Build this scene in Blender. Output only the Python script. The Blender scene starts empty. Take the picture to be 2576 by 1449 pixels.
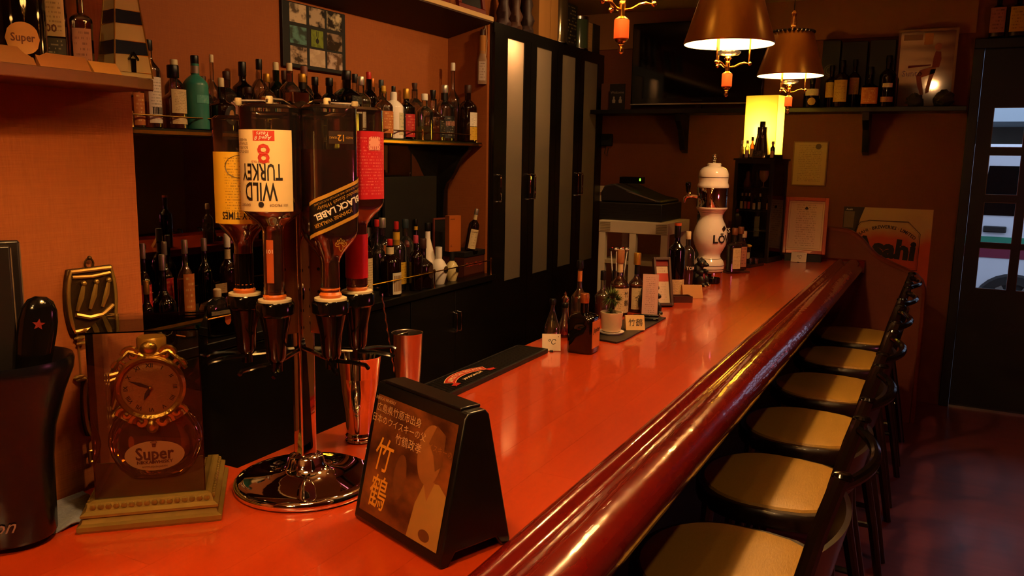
import bpy, bmesh, math, random
from math import sin, cos, pi, radians, sqrt, atan2
from mathutils import Vector, Matrix

SC = bpy.context.scene
COL = SC.collection
random.seed(7)

# ------------------------------------------------------------------ camera, world, exposure
F_PX, W_PX, H_PX = 2080.0, 2576, 1449
CAM = Vector((0, 0, .6))
_y, _p, _r = radians(27.5), radians(9.05), radians(1.0)
FW = Vector((-sin(_y) * cos(_p), cos(_y) * cos(_p), -sin(_p)))
_rt = Vector((cos(_y), sin(_y), 0)); _up = _rt.cross(FW)
RT = _rt * cos(_r) + _up * sin(_r); UP = -_rt * sin(_r) + _up * cos(_r)
cd = bpy.data.cameras.new('camera'); co = bpy.data.objects.new('camera', cd); COL.objects.link(co)
cd.sensor_width = 36; cd.lens = F_PX / W_PX * 36; cd.clip_start = .02; cd.clip_end = 100
m = Matrix((RT, UP, -FW)).transposed().to_4x4(); m.translation = CAM; co.matrix_world = m
SC.camera = co

wd = bpy.data.worlds.new('sky'); SC.world = wd; wd.use_nodes = True
wd.node_tree.nodes['Background'].inputs[0].default_value = (.62, .72, .95, 1)
wd.node_tree.nodes['Background'].inputs[1].default_value = 1.7

vs = SC.view_settings
vs.view_transform = 'Standard'; vs.look = 'None'; vs.exposure = 0.18; vs.gamma = 1.0; vs.use_curve_mapping = False
SC.cycles.caustics_reflective = False; SC.cycles.caustics_refractive = False

def at(px, py, **k):
    "world point on an axis plane seen at a photograph pixel"
    d = FW + RT * ((px - W_PX / 2) / F_PX) - UP * ((py - H_PX / 2) / F_PX)
    a, v = list(k.items())[0]; i = 'xyz'.index(a)
    return CAM + d * ((v - CAM[i]) / d[i])
def dep(p): return (Vector(p) - CAM).dot(FW)
def pxm(p): return dep(p) / F_PX          # metres per pixel at p
def zat(py, x, y):
    lo, hi = -2., 3.
    for _ in range(40):
        mid = (lo + hi) / 2; d = Vector((x, y, mid)) - CAM
        if H_PX / 2 - F_PX * d.dot(UP) / d.dot(FW) > py: lo = mid
        else: hi = mid
    return (lo + hi) / 2

# ------------------------------------------------------------------ room lamps and added fill lights outside the picture: see pendant(), downlight()
WARM = (1.0, .56, .22)

# ------------------------------------------------------------------ materials
def hx(s):
    s = s.lstrip('#'); o = []
    for i in (0, 2, 4):
        c = int(s[i:i + 2], 16) / 255
        o.append(c / 12.92 if c <= .04045 else ((c + .055) / 1.055) ** 2.4)
    return tuple(o) + (1,)
MATS = {}
def mat(name, col, rough=.5, metal=0, coat=0, spec=.5, emit=None, es=0, noise=0, nscale=20, bump=0, trans=0, ior=1.45, stretch=(1, 1, 1), coat_r=.05, sheen=0):
    if name in MATS: return MATS[name]
    mt = bpy.data.materials.new(name); mt.use_nodes = True; MATS[name] = mt
    nt = mt.node_tree; b = nt.nodes['Principled BSDF']
    c = hx(col) if isinstance(col, str) else tuple(col)[:3] + (1,)
    b.inputs['Base Color'].default_value = c
    b.inputs['Roughness'].default_value = rough; b.inputs['Metallic'].default_value = metal
    b.inputs['Coat Weight'].default_value = coat; b.inputs['Coat Roughness'].default_value = coat_r
    b.inputs['Specular IOR Level'].default_value = spec
    b.inputs['Transmission Weight'].default_value = trans; b.inputs['IOR'].default_value = ior
    if sheen: b.inputs['Sheen Weight'].default_value = sheen
    if emit: b.inputs['Emission Color'].default_value = hx(emit); b.inputs['Emission Strength'].default_value = es
    if noise or bump:
        tc = nt.nodes.new('ShaderNodeTexCoord'); mp = nt.nodes.new('ShaderNodeMapping'); nz = nt.nodes.new('ShaderNodeTexNoise')
        mp.inputs['Scale'].default_value = stretch; nz.inputs['Scale'].default_value = nscale; nz.inputs['Detail'].default_value = 4
        nt.links.new(tc.outputs['Object'], mp.inputs[0]); nt.links.new(mp.outputs[0], nz.inputs['Vector'])
        if noise:
            mx = nt.nodes.new('ShaderNodeMix'); mx.data_type = 'RGBA'
            mx.inputs['A'].default_value = tuple(v * (1 - noise) for v in c[:3]) + (1,)
            mx.inputs['B'].default_value = tuple(min(1, v * (1 + noise)) for v in c[:3]) + (1,)
            nt.links.new(nz.outputs['Fac'], mx.inputs['Factor']); nt.links.new(mx.outputs['Result'], b.inputs['Base Color'])
        if bump:
            bp = nt.nodes.new('ShaderNodeBump'); bp.inputs['Strength'].default_value = bump; bp.inputs['Distance'].default_value = .002
            nt.links.new(nz.outputs['Fac'], bp.inputs['Height']); nt.links.new(bp.outputs[0], b.inputs['Normal'])
    return mt
def glass(name, col, rough=.0, ior=1.45, boost=1.0, haze=.0):
    "thin walled glass: tinted see-through plus a fresnel reflection"
    if name in MATS: return MATS[name]
    mt = bpy.data.materials.new(name); mt.use_nodes = True; MATS[name] = mt
    nt = mt.node_tree; nt.nodes.clear()
    out = nt.nodes.new('ShaderNodeOutputMaterial'); mx = nt.nodes.new('ShaderNodeMixShader')
    tr = nt.nodes.new('ShaderNodeBsdfTransparent'); gl = nt.nodes.new('ShaderNodeBsdfGlossy'); fr = nt.nodes.new('ShaderNodeFresnel')
    tr.inputs[0].default_value = hx(col) if isinstance(col, str) else tuple(col)[:3] + (1,)
    gl.inputs['Roughness'].default_value = rough; fr.inputs['IOR'].default_value = ior
    ma = nt.nodes.new('ShaderNodeMath'); ma.operation = 'MULTIPLY'; ma.inputs[1].default_value = boost; ma.use_clamp = True
    nt.links.new(fr.outputs[0], ma.inputs[0]); nt.links.new(ma.outputs[0], mx.inputs[0])
    hz = nt.nodes.new('ShaderNodeMixShader'); hz.inputs[0].default_value = haze; dfn = nt.nodes.new('ShaderNodeBsdfTranslucent'); dfn.inputs[0].default_value = (.9, .85, .75, 1); d2 = nt.nodes.new('ShaderNodeBsdfDiffuse'); d2.inputs[0].default_value = (.9, .85, .75, 1)
    h2 = nt.nodes.new('ShaderNodeMixShader'); h2.inputs[0].default_value = .5; nt.links.new(dfn.outputs[0], h2.inputs[1]); nt.links.new(d2.outputs[0], h2.inputs[2])
    nt.links.new(tr.outputs[0], hz.inputs[1]); nt.links.new(h2.outputs[0], hz.inputs[2]); nt.links.new(hz.outputs[0], mx.inputs[1]); nt.links.new(gl.outputs[0], mx.inputs[2]); nt.links.new(mx.outputs[0], out.inputs[0])
    return mt
def print_mat(name, paper, ink, rows=16, dens=.5, rough=.55, lo=.1, hi=.9, edge=None):
    "paper with rows of unreadably small print (generated coordinates: y across, z up)"
    if name in MATS: return MATS[name]
    mt = bpy.data.materials.new(name); mt.use_nodes = True; MATS[name] = mt
    nt = mt.node_tree; b = nt.nodes['Principled BSDF']; b.inputs['Roughness'].default_value = rough
    tc = nt.nodes.new('ShaderNodeTexCoord'); sp = nt.nodes.new('ShaderNodeSeparateXYZ'); nt.links.new(tc.outputs['Generated'], sp.inputs[0])
    def mth(op, a, bb=None, c=None):
        n = nt.nodes.new('ShaderNodeMath'); n.operation = op
        for i, v in enumerate((a, bb, c)):
            if v is None: continue
            if isinstance(v, (int, float)): n.inputs[i].default_value = v
            else: nt.links.new(v, n.inputs[i])
        return n.outputs[0]
    z, yv = sp.outputs[2], sp.outputs[1]
    row = mth('FRACT', mth('MULTIPLY', z, rows)); line = mth('LESS_THAN', row, .42)
    cb = nt.nodes.new('ShaderNodeCombineXYZ'); nt.links.new(mth('MULTIPLY', yv, rows * 3.4), cb.inputs[0]); nt.links.new(mth('FLOOR', mth('MULTIPLY', z, rows)), cb.inputs[1])
    nz = nt.nodes.new('ShaderNodeTexWhiteNoise'); nz.noise_dimensions = '2D'
    fl = nt.nodes.new('ShaderNodeVectorMath'); fl.operation = 'FLOOR'; nt.links.new(cb.outputs[0], fl.inputs[0]); nt.links.new(fl.outputs[0], nz.inputs['Vector'])
    on = mth('LESS_THAN', nz.outputs['Value'], dens)
    ins = mth('MULTIPLY', mth('MULTIPLY', mth('GREATER_THAN', yv, lo), mth('LESS_THAN', yv, hi)), mth('MULTIPLY', mth('GREATER_THAN', z, .08), mth('LESS_THAN', z, .94)))
    fac = mth('MULTIPLY', mth('MULTIPLY', mth('MULTIPLY', line, on), ins), .6)
    mx = nt.nodes.new('ShaderNodeMix'); mx.data_type = 'RGBA'; mx.inputs['A'].default_value = hx(paper); mx.inputs['B'].default_value = hx(ink)
    nt.links.new(fac, mx.inputs['Factor']); nt.links.new(mx.outputs['Result'], b.inputs['Base Color'])
    return mt

# ------------------------------------------------------------------ geometry
class G:
    def __init__(s): s.v = []; s.f = []
    def add(s, v, f):
        o = len(s.v); s.v += [tuple(p) for p in v]; s.f += [tuple(i + o for i in q) for q in f]; return s
    def box(s, x0, y0, z0, x1, y1, z1):
        return s.add([(x0, y0, z0), (x1, y0, z0), (x1, y1, z0), (x0, y1, z0), (x0, y0, z1), (x1, y0, z1), (x1, y1, z1), (x0, y1, z1)],
                     [(3, 2, 1, 0), (4, 5, 6, 7), (0, 1, 5, 4), (1, 2, 6, 5), (2, 3, 7, 6), (3, 0, 4, 7)])
    def loft(s, rings, cap0=True, cap1=True, close=True):
        n = len(rings[0]); v = [p for r in rings for p in r]; f = []
        for i in range(len(rings) - 1):
            for j in range(n if close else n - 1):
                k = (j + 1) % n; f.append((i * n + j, i * n + k, (i + 1) * n + k, (i + 1) * n + j))
        if cap0: f.append(tuple(range(n - 1, -1, -1)))
        if cap1: f.append(tuple(range((len(rings) - 1) * n, len(rings) * n)))
        return s.add(v, f)
    def lathe(s, prof, c=(0, 0, 0), seg=24, sx=1, sy=1):
        return s.loft([[(c[0] + r * sx * cos(2 * pi * j / seg), c[1] + r * sy * sin(2 * pi * j / seg), c[2] + z) for j in range(seg)] for r, z in prof])
    def tube(s, pts, r, seg=8, closed=False):
        pts = [Vector(p) for p in pts]; n = len(pts); rings = []; prev = None
        for i, p in enumerate(pts):
            a = pts[i - 1] if (i > 0 or closed) else p; b = pts[(i + 1) % n] if (i < n - 1 or closed) else p
            t = (b - a).normalized()
            if prev is None:
                h = Vector((0, 0, 1)) if abs(t.z) < .9 else Vector((1, 0, 0)); u = t.cross(h).normalized()
            else: u = (prev - t * prev.dot(t)).normalized()
            prev = u; w = t.cross(u); rr = r[i] if isinstance(r, (list, tuple)) else r
            rings.append([p + (u * cos(2 * pi * j / seg) + w * sin(2 * pi * j / seg)) * rr for j in range(seg)])
        if closed: return s.loft(rings + [rings[0]], False, False)
        return s.loft(rings)
    def extrude(s, pts, a, b, axis='z'):
        "polygon pts in the two other axes, from a to b along axis"
        def P(p, t): return {'z': (p[0], p[1], t), 'y': (p[0], t, p[1]), 'x': (t, p[0], p[1])}[axis]
        return s.loft([[P(p, a) for p in pts], [P(p, b) for p in pts]])
    def sphere(s, c, r, seg=14, rings=8):
        r = (r, r, r) if isinstance(r, (int, float)) else r; R = []
        for i in range(rings + 1):
            t = pi * min(max(i / rings, .02), .98); R.append([(c[0] + r[0] * sin(t) * cos(2 * pi * j / seg), c[1] + r[1] * sin(t) * sin(2 * pi * j / seg), c[2] - r[2] * cos(t)) for j in range(seg)])
        return s.loft(R)
    def poly(s, pts): return s.add(pts, [tuple(range(len(pts)))])
    def T(s, M): s.v = [tuple(M @ Vector(p)) for p in s.v]; return s
    def mesh(s, name, mt, smooth=True, ang=35):
        me = bpy.data.meshes.new(name); me.from_pydata(s.v, [], s.f); me.validate()
        bm = bmesh.new(); bm.from_mesh(me); bmesh.ops.recalc_face_normals(bm, faces=bm.faces); bm.to_mesh(me); bm.free()
        if smooth:
            me.polygons.foreach_set('use_smooth', [True] * len(me.polygons)); me.set_sharp_from_angle(angle=radians(ang))
        if mt: me.materials.append(mt)
        return me
    def build(s, name, mt, parent=None, smooth=True, ang=35, bevel=0, label=None, seg=2):
        ob = bpy.data.objects.new(name, s.mesh(name, mt, smooth, ang)); COL.objects.link(ob)
        if parent: ob.parent = parent
        if bevel:
            md = ob.modifiers.new('bevel', 'BEVEL'); md.width = bevel; md.segments = seg; md.limit_method = 'ANGLE'; md.angle_limit = radians(40)
        if label: ob['label'] = label
        return ob
def tag(o, label, cat, group=None):
    o['label'] = label; o['category'] = cat
    if group: o['group'] = group
    return o
def struct(o, label=None):
    o['kind'] = 'structure'
    if label: o['label'] = label
    return o
def thing(name, label, cat, loc=(0, 0, 0), rz=0, group=None, rx=0, ry=0):
    o = bpy.data.objects.new(name, None); COL.objects.link(o); o.empty_display_size = .02
    o.location = loc; o.rotation_euler = (rx, ry, rz)
    return tag(o, label, cat, group)
def clone(o, parent=None):
    c = o.copy(); COL.objects.link(c)
    if parent: c.parent = parent
    for ch in list(o.children): clone(ch, c)
    return c
def circ(r, n, a0=0, a1=2 * pi, cx=0, cy=0, end=False):
    k = n - 1 if end else n
    return [(cx + r * cos(a0 + (a1 - a0) * i / k), cy + r * sin(a0 + (a1 - a0) * i / k)) for i in range(n)]

# lettering: flat meshes from text, laid on a surface by a mapping (u across, v up) -> point
_TX = {}
def text_uv(s, size, bold=0, shear=0, xs=1, space=1):
    k = (s, bold, shear, space)
    if k not in _TX:
        cu = bpy.data.curves.new('lettering', 'FONT'); cu.body = s; cu.size = 1; cu.align_x = 'CENTER'; cu.align_y = 'CENTER'
        cu.offset = bold; cu.shear = shear; cu.resolution_u = 2; cu.space_character = space
        ob = bpy.data.objects.new('lettering', cu); me = bpy.data.meshes.new_from_object(ob)
        _TX[k] = ([tuple(v.co[:2]) for v in me.vertices], [tuple(p.vertices) for p in me.polygons])
        bpy.data.objects.remove(ob); bpy.data.meshes.remove(me); bpy.data.curves.remove(cu)
    v, f = _TX[k]
    return [(x * size * xs, y * size) for x, y in v], f
def letter(s, size, fn, mt, parent, name='lettering', u0=0, v0=0, rot=0, **kw):
    v, f = text_uv(s, size, **kw); g = G(); c, sn = cos(rot), sin(rot)
    g.add([fn(u0 + x * c - y * sn, v0 + x * sn + y * c) for x, y in v], f)
    return g.build(name, mt, parent, smooth=False)
def onX(x, eps=.0006, y0=0, z0=0): return lambda u, v: (x + eps, y0 + u, z0 + v)
def patch(pts, fn, name, mt, parent, **kw):
    return G().poly([fn(*p) for p in pts]).build(name, mt, parent, smooth=False, **kw)
def rrect(w, h, r, n=4, cx=0, cy=0):
    o = []
    for sx, sy, a in ((1, 1, 0), (-1, 1, pi / 2), (-1, -1, pi), (1, -1, 3 * pi / 2)):
        for i in range(n + 1):
            t = a + pi / 2 * i / n; o.append((cx + sx * (w / 2 - r) + r * cos(t), cy + sy * (h / 2 - r) + r * sin(t)))
    return o

# ------------------------------------------------------------------ bottles
KIND = {  # body end, shoulder end, neck/body ratio, cap start
    'std': (.60, .74, .33, .86), 'squat': (.46, .62, .30, .80), 'tall': (.66, .80, .34, .88), 'cone': (.30, .74, .27, .86), 'wine': (.63, .75, .34, .80),
    'mini': (.60, .74, .45, .82), 'square': (.66, .74, .32, .87), 'fat': (.58, .68, .30, .84), 'long': (.52, .68, .26, .90)}
def ring(r, z, n=2, ratio=1, seg=20):
    o = []
    for j in range(seg):
        t = 2 * pi * (j + .5) / seg; c, s_ = cos(t), sin(t)
        k = (abs(c) ** n + abs(s_) ** n) ** (-1 / n); o.append((r * ratio * k * c, r * k * s_, z))
    return o
def surf(r, n, ratio, eps=.0007):
    "arc length from the front centre -> point on the bottle wall, front = +x"
    tab = []; L = 0; pv = None
    for i in range(241):
        t = pi * i / 240; c, s_ = cos(t), sin(t); k = (abs(c) ** n + abs(s_) ** n) ** (-1 / n)
        p = Vector(((r * ratio + eps) * k * c, (r + eps) * k * s_))
        if pv is not None: L += (p - pv).length
        tab.append((L, p)); pv = p
    def fn(u, v):
        a = abs(u); j = 0; lo, hi = 0, 240
        while hi - lo > 1:
            mid = (lo + hi) // 2
            if tab[mid][0] <= a: lo = mid
            else: hi = mid
        l0, p0 = tab[lo]; l1, p1 = tab[hi]; p = p0.lerp(p1, min(1, (a - l0) / (l1 - l0)))
        return (p.x, p.y if u >= 0 else -p.y, v)
    return fn
def prof_r(kind, t):
    be, se, nr, cs = KIND[kind]
    if t < .015: return .86 + .14 * t / .015
    if t < be: return 1
    if t < se:
        q = (t - be) / (se - be)
        if kind in ('square', 'fat'): return nr + (1 - nr) * (1 - q ** 2.6)
        if kind in ('cone', 'trap'): return nr + (1 - nr) * (1 - q) ** 1.05
        return nr + (1 - nr) * (.5 + .5 * cos(pi * q)) if kind != 'std' else nr + (1 - nr) * (1 - q ** 1.7)
    return nr
def bottle(name, label, loc, h, r, kind='std', gl=None, cap=None, labels=(), rz=0, n=2, ratio=1, liquid=None, fill=(.02, .7), capr=None, cape=0, capmat2=None, foil=None,
           group=None, cat='bottle', seg=20, flip=False, ry=0, band=None):
    o = thing(name, label, cat, loc, rz, group, rx=pi if flip else 0, ry=ry)
    be, se, nr, cs = KIND[kind]
    ts = [0, .006, .015, be * .5, be] + [be + (se - be) * q for q in (.15, .3, .5, .7, .85, 1)] + [min(.995, cs + .03)]
    def nn(t): return n if t <= be else 2 + (n - 2) * max(0, 1 - (t - be) / (se - be))
    def ra(t): return ratio if t <= be else 1 + (ratio - 1) * max(0, 1 - (t - be) / (se - be))
    G().loft([ring(r * prof_r(kind, t), h * t, nn(t), ra(t), seg) for t in ts]).build('glass_body', gl, o)
    if liquid:
        t0, t1 = fill; tl = sorted(set([t0 + (t1 - t0) * i / 12 for i in range(13)] + [q for q in (be, se) if t0 < q < t1]))
        G().loft([ring(r * prof_r(kind, max(t, .016)) * .94, h * t, nn(t), ra(t), seg) for t in tl]).build('liquid', liquid, o)
    cr = capr or nr * r * 1.15
    if cap:
        c = G().lathe([(cr * .94, h * cs), (cr, h * (cs + .01)), (cr * (1 + cape), h * .985), (cr * (.9 + cape), h)], seg=14).build('cap', cap, o)
        if capmat2: G().lathe([(cr * 1.04, h * cs), (cr * 1.04, h * (cs + .03))], seg=14).build('cap_band', capmat2, c)
    if foil: G().loft([ring(r * prof_r(kind, t) * 1.05, h * t, 2, 1, 14) for t in (se, cs)]).build('neck_foil', foil, o)
    if band: G().lathe([(nr * r * 1.06, h * band[0]), (nr * r * 1.06, h * band[1])], seg=14).build('neck_label', band[2], o)
    fn = surf(r, n, ratio)
    for L in labels:
        t0, t1, hw, lm = L[:4]; u0 = L[4] if len(L) > 4 else 0
        g = G(); K = 12; us = [u0 - hw + 2 * hw * i / K for i in range(K + 1)]
        if len(L) > 5 and L[5] == 'oval':
            zc, hz = h * (t0 + t1) / 2, h * (t1 - t0) / 2
            g.loft([[fn(u, zc - hz * sqrt(max(.0, 1 - ((u - u0) / hw) ** 2))) for u in us], [fn(u, zc) for u in us], [fn(u, zc + hz * sqrt(max(.0, 1 - ((u - u0) / hw) ** 2))) for u in us]], False, False, False)
        else:
            g.loft([[fn(u, h * t0) for u in us], [fn(u, h * t1) for u in us]], False, False, False)
        lb = g.build('label', lm, o)
        if len(L) > 6:
            fn2 = surf(r, n, ratio, .0013)
            for (s, size, du, tv, mt, kw) in L[6]: letter(s, size, fn2, mt, lb, u0=u0 + du, v0=h * tv, **kw)
    return o
# ------------------------------------------------------------------ shared materials
def wallpaper(name, c1, c2):
    mt = bpy.data.materials.new(name); mt.use_nodes = True; nt = mt.node_tree; b = nt.nodes['Principled BSDF']; b.inputs['Roughness'].default_value = .75
    tc = nt.nodes.new('ShaderNodeTexCoord'); outs = []
    for sc_, st in ((1, (14, 14, 420)), (1, (260, 260, 30)), (1, (3, 3, 9))):
        mp = nt.nodes.new('ShaderNodeMapping'); mp.inputs['Scale'].default_value = st; nz = nt.nodes.new('ShaderNodeTexNoise'); nz.inputs['Scale'].default_value = sc_; nz.inputs['Detail'].default_value = 3
        nt.links.new(tc.outputs['Object'], mp.inputs[0]); nt.links.new(mp.outputs[0], nz.inputs['Vector']); outs.append(nz.outputs['Fac'])
    a = nt.nodes.new('ShaderNodeMath'); a.operation = 'ADD'; nt.links.new(outs[0], a.inputs[0]); nt.links.new(outs[1], a.inputs[1])
    h = nt.nodes.new('ShaderNodeMath'); h.operation = 'MULTIPLY_ADD'; h.inputs[1].default_value = .42; nt.links.new(a.outputs[0], h.inputs[0])
    g = nt.nodes.new('ShaderNodeMath'); g.operation = 'MULTIPLY'; g.inputs[1].default_value = .16; nt.links.new(outs[2], g.inputs[0]); nt.links.new(g.outputs[0], h.inputs[2])
    mx = nt.nodes.new('ShaderNodeMix'); mx.data_type = 'RGBA'; mx.inputs['A'].default_value = hx(c1); mx.inputs['B'].default_value = hx(c2)
    nt.links.new(h.outputs[0], mx.inputs['Factor']); nt.links.new(mx.outputs['Result'], b.inputs['Base Color'])
    bp = nt.nodes.new('ShaderNodeBump'); bp.inputs['Strength'].default_value = .25; bp.inputs['Distance'].default_value = .002
    nt.links.new(a.outputs[0], bp.inputs['Height']); nt.links.new(bp.outputs[0], b.inputs['Normal'])
    return mt
def wood(name, c1, c2, rough=.3, coat=.0, axis=1, scale=1.0, coat_r=.05):
    mt = bpy.data.materials.new(name); mt.use_nodes = True; nt = mt.node_tree; b = nt.nodes['Principled BSDF']
    b.inputs['Roughness'].default_value = rough; b.inputs['Coat Weight'].default_value = coat; b.inputs['Coat Roughness'].default_value = coat_r
    tc = nt.nodes.new('ShaderNodeTexCoord'); oi = nt.nodes.new('ShaderNodeObjectInfo'); ad = nt.nodes.new('ShaderNodeVectorMath'); ad.operation = 'ADD'
    nt.links.new(tc.outputs['Object'], ad.inputs[0]); nt.links.new(oi.outputs['Random'], ad.inputs[1])
    mp = nt.nodes.new('ShaderNodeMapping'); st = [38 * scale] * 3; st[axis] = 2.2 * scale; mp.inputs['Scale'].default_value = st
    nz = nt.nodes.new('ShaderNodeTexNoise'); nz.inputs['Scale'].default_value = 1.6; nz.inputs['Detail'].default_value = 6; nz.inputs['Roughness'].default_value = .6; nz.inputs['Distortion'].default_value = .4
    nt.links.new(ad.outputs[0], mp.inputs[0]); nt.links.new(mp.outputs[0], nz.inputs['Vector'])
    f = nt.nodes.new('ShaderNodeMath'); f.operation = 'MULTIPLY_ADD'; f.inputs[1].default_value = .75; nt.links.new(nz.outputs['Fac'], f.inputs[0])
    r2 = nt.nodes.new('ShaderNodeMath'); r2.operation = 'MULTIPLY_ADD'; r2.inputs[1].default_value = .22; r2.inputs[2].default_value = .02; nt.links.new(oi.outputs['Random'], r2.inputs[0]); nt.links.new(r2.outputs[0], f.inputs[2])
    mx = nt.nodes.new('ShaderNodeMix'); mx.data_type = 'RGBA'; mx.inputs['A'].default_value = hx(c1); mx.inputs['B'].default_value = hx(c2)
    nt.links.new(f.outputs[0], mx.inputs['Factor']); nt.links.new(mx.outputs['Result'], b.inputs['Base Color'])
    return mt
def liq(name, tint, body, k=.28):
    if name in MATS: return MATS[name]
    mt = bpy.data.materials.new(name); mt.use_nodes = True; MATS[name] = mt; nt = mt.node_tree; nt.nodes.clear()
    out = nt.nodes.new('ShaderNodeOutputMaterial'); tr = nt.nodes.new('ShaderNodeBsdfTransparent'); tr.inputs[0].default_value = tint + (1,)
    tl = nt.nodes.new('ShaderNodeBsdfTranslucent'); tl.inputs[0].default_value = body + (1,); df = nt.nodes.new('ShaderNodeBsdfDiffuse'); df.inputs[0].default_value = body + (1,)
    a = nt.nodes.new('ShaderNodeMixShader'); a.inputs[0].default_value = .5; b = nt.nodes.new('ShaderNodeMixShader'); b.inputs[0].default_value = k
    nt.links.new(tl.outputs[0], a.inputs[1]); nt.links.new(df.outputs[0], a.inputs[2]); nt.links.new(tr.outputs[0], b.inputs[1]); nt.links.new(a.outputs[0], b.inputs[2]); nt.links.new(b.outputs[0], out.inputs[0])
    return mt
WALL = wallpaper('orange_grasscloth', '#7c3a0c', '#a65a18')
WALL_END = wallpaper('brown_grasscloth', '#5e2a12', '#7e401e')
PLAST = mat('brown_plaster', '#8f6036', .8, noise=.08, nscale=6)
CEIL = mat('ceiling_plaster', '#a07c54', .8, noise=.06, nscale=5)
BLACK = mat('black_lacquer', '#0c0908', .32, noise=.3, nscale=8)
BLACKG = mat('black_gloss', '#080606', .12)
BLACKM = mat('black_matt', '#0a0808', .6)
DOORM = mat('green_black_paint', '#0a0f0d', .4)
COUNTER = wood('orange_lacquered_board', '#b8340c', '#d24c16', .3, .8, 1, .6, .07)
RAIL = wood('mahogany_rail', '#560a04', '#861808', .2, 1.0, 1, .7, .03)
def ripple(mt, strength, sc, st):
    nt = mt.node_tree; b = nt.nodes['Principled BSDF']; tc = nt.nodes.new('ShaderNodeTexCoord'); mp = nt.nodes.new('ShaderNodeMapping'); mp.inputs['Scale'].default_value = st; nz = nt.nodes.new('ShaderNodeTexNoise'); nz.inputs['Scale'].default_value = sc; nz.inputs['Detail'].default_value = 2
    bp = nt.nodes.new('ShaderNodeBump'); bp.inputs['Strength'].default_value = strength; bp.inputs['Distance'].default_value = .004
    nt.links.new(tc.outputs['Object'], mp.inputs[0]); nt.links.new(mp.outputs[0], nz.inputs['Vector']); nt.links.new(nz.outputs['Fac'], bp.inputs['Height']); nt.links.new(bp.outputs[0], b.inputs['Normal']); nt.links.new(bp.outputs[0], b.inputs['Coat Normal'])
ripple(RAIL, .55, 9, (1.6, 1, 1.6)); ripple(COUNTER, .06, 6, (1, 1, 1))
CAPW = wood('red_brown_cap_wood', '#5a210f', '#8a3a1c', .3, .5, 0, 1)
DARKW = wood('dark_stained_wood', '#0f0805', '#22110a', .3, .4, 2, 1)
FLOORM = wood('dark_floor_wood', '#4a2024', '#7c3c42', .42, .2, 0, .35, .15)
BRASS = mat('polished_brass', '#c89648', .22, 1)
GOLD = mat('gold_cast', '#caa04a', .3, 1, bump=.5, nscale=180)
GOLDP = mat('gold_paint', '#8d7232', .42, .6, noise=.15, nscale=40)
CHROME = mat('chrome', '#e6e2dc', .04, 1)
STEEL = mat('brushed_steel', '#bdb6ae', .22, 1, noise=.1, nscale=3, stretch=(60, 60, 1))
MIRROR = mat('dark_mirror', '#9a948e', .015, 1)
WHITEC = mat('white_ceramic', '#f2e9dc', .1, coat=.6)
CREAM = mat('cream_plastic', '#d9cbb0', .45)
FROST = liq('frosted_glass', (.05, .04, .03), (.36, .29, .21), .97)
TOWEL = mat('grey_blue_terry', '#7b7f86', .95, noise=.25, nscale=160, bump=1.0, sheen=.4)
ACRYL = glass('clear_acrylic', (.97, .97, .96), ior=1.4, boost=1.2)
GCLEAR = glass('clear_glass', (.93, .92, .86), rough=.05, ior=1.55, boost=3.4, haze=.015)
GDIM = glass('smoky_glass', (.62, .58, .50), rough=.02, ior=1.55, boost=2.4, haze=.03)
GPANE = glass('bevelled_pane_glass', (.9, .92, .93), ior=1.45)
GBROWN = mat('brown_bottle_glass', '#150704', .05, coat=.5)
GBLACK = mat('black_bottle_glass', '#070505', .05, coat=.6)
GGREEN = mat('green_bottle_glass', '#0c150a', .05, coat=.6)
GAMBER = glass('amber_glass', (.55, .24, .07), rough=.02, ior=1.55, boost=2.4, haze=.03)
AMBER = liq('amber_spirit', (.9, .42, .08), (.85, .30, .04), .45)
AMBERD = liq('dark_amber_spirit', (.62, .15, .03), (.55, .10, .015), .4)
AMBERL = liq('light_amber_spirit', (.9, .55, .2), (.8, .4, .08), .2)
PALE = liq('pale_spirit', (.92, .85, .6), (.7, .6, .3), .15)
INK = mat('black_ink', '#160c08', .6); INKR = mat('red_ink', '#b02a14', .6); INKG = mat('gold_ink', '#c99a3c', .4, .3); INKW = mat('white_ink', '#e4dccb', .6); INKB = mat('brown_ink', '#5d2c12', .6)
def flat(name, col, rough=.5, **k): return mat('paint_' + name, col, rough, **k)
C_BLACK = flat('black_cap', '#0b0908', .35); C_CREAM = flat('cream_cap', '#d8c79c', .45); C_GOLD = mat('gold_cap', '#b98d35', .35, .7); C_RED = flat('red_cap', '#b8201c', .4)
C_SILV = mat('silver_cap', '#b9b2a6', .3, .8); C_WHITE = flat('white_cap', '#e2dccf', .4); C_BROWN = flat('brown_cap', '#3a1d10', .5); C_COPPER = mat('copper_cap', '#b0662c', .35, .6); C_YEL = flat('yellow_cap', '#c99a28', .45); C_BLUE = flat('slate_cap', '#27353c', .4)
L_CREAM = print_mat('cream_label', '#d2bd8c', '#6b4a26', 15, .55); L_WHITE = print_mat('white_label', '#d9d0bf', '#3a322b', 15, .45); L_TAN = print_mat('tan_label', '#b08a4a', '#5a3514', 15, .5)
L_YEL = print_mat('yellow_label', '#c9a02c', '#6b4410', 8, .4); L_ORANGE = print_mat('orange_label', '#b5662a', '#e4c078', 8, .4); L_RED = print_mat('red_label', '#a81a1c', '#d88a60', 8, .35)
L_BLK = print_mat('black_label', '#0e0b0a', '#8d8374', 8, .4); L_PINK = print_mat('pink_label', '#a8705c', '#4a2018', 7, .4); L_GREY = print_mat('grey_label', '#3a3a38', '#8a8478', 7, .3); L_TEALP = print_mat('teal_print', '#46988a', '#a8cbb8', 8, .18)

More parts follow.
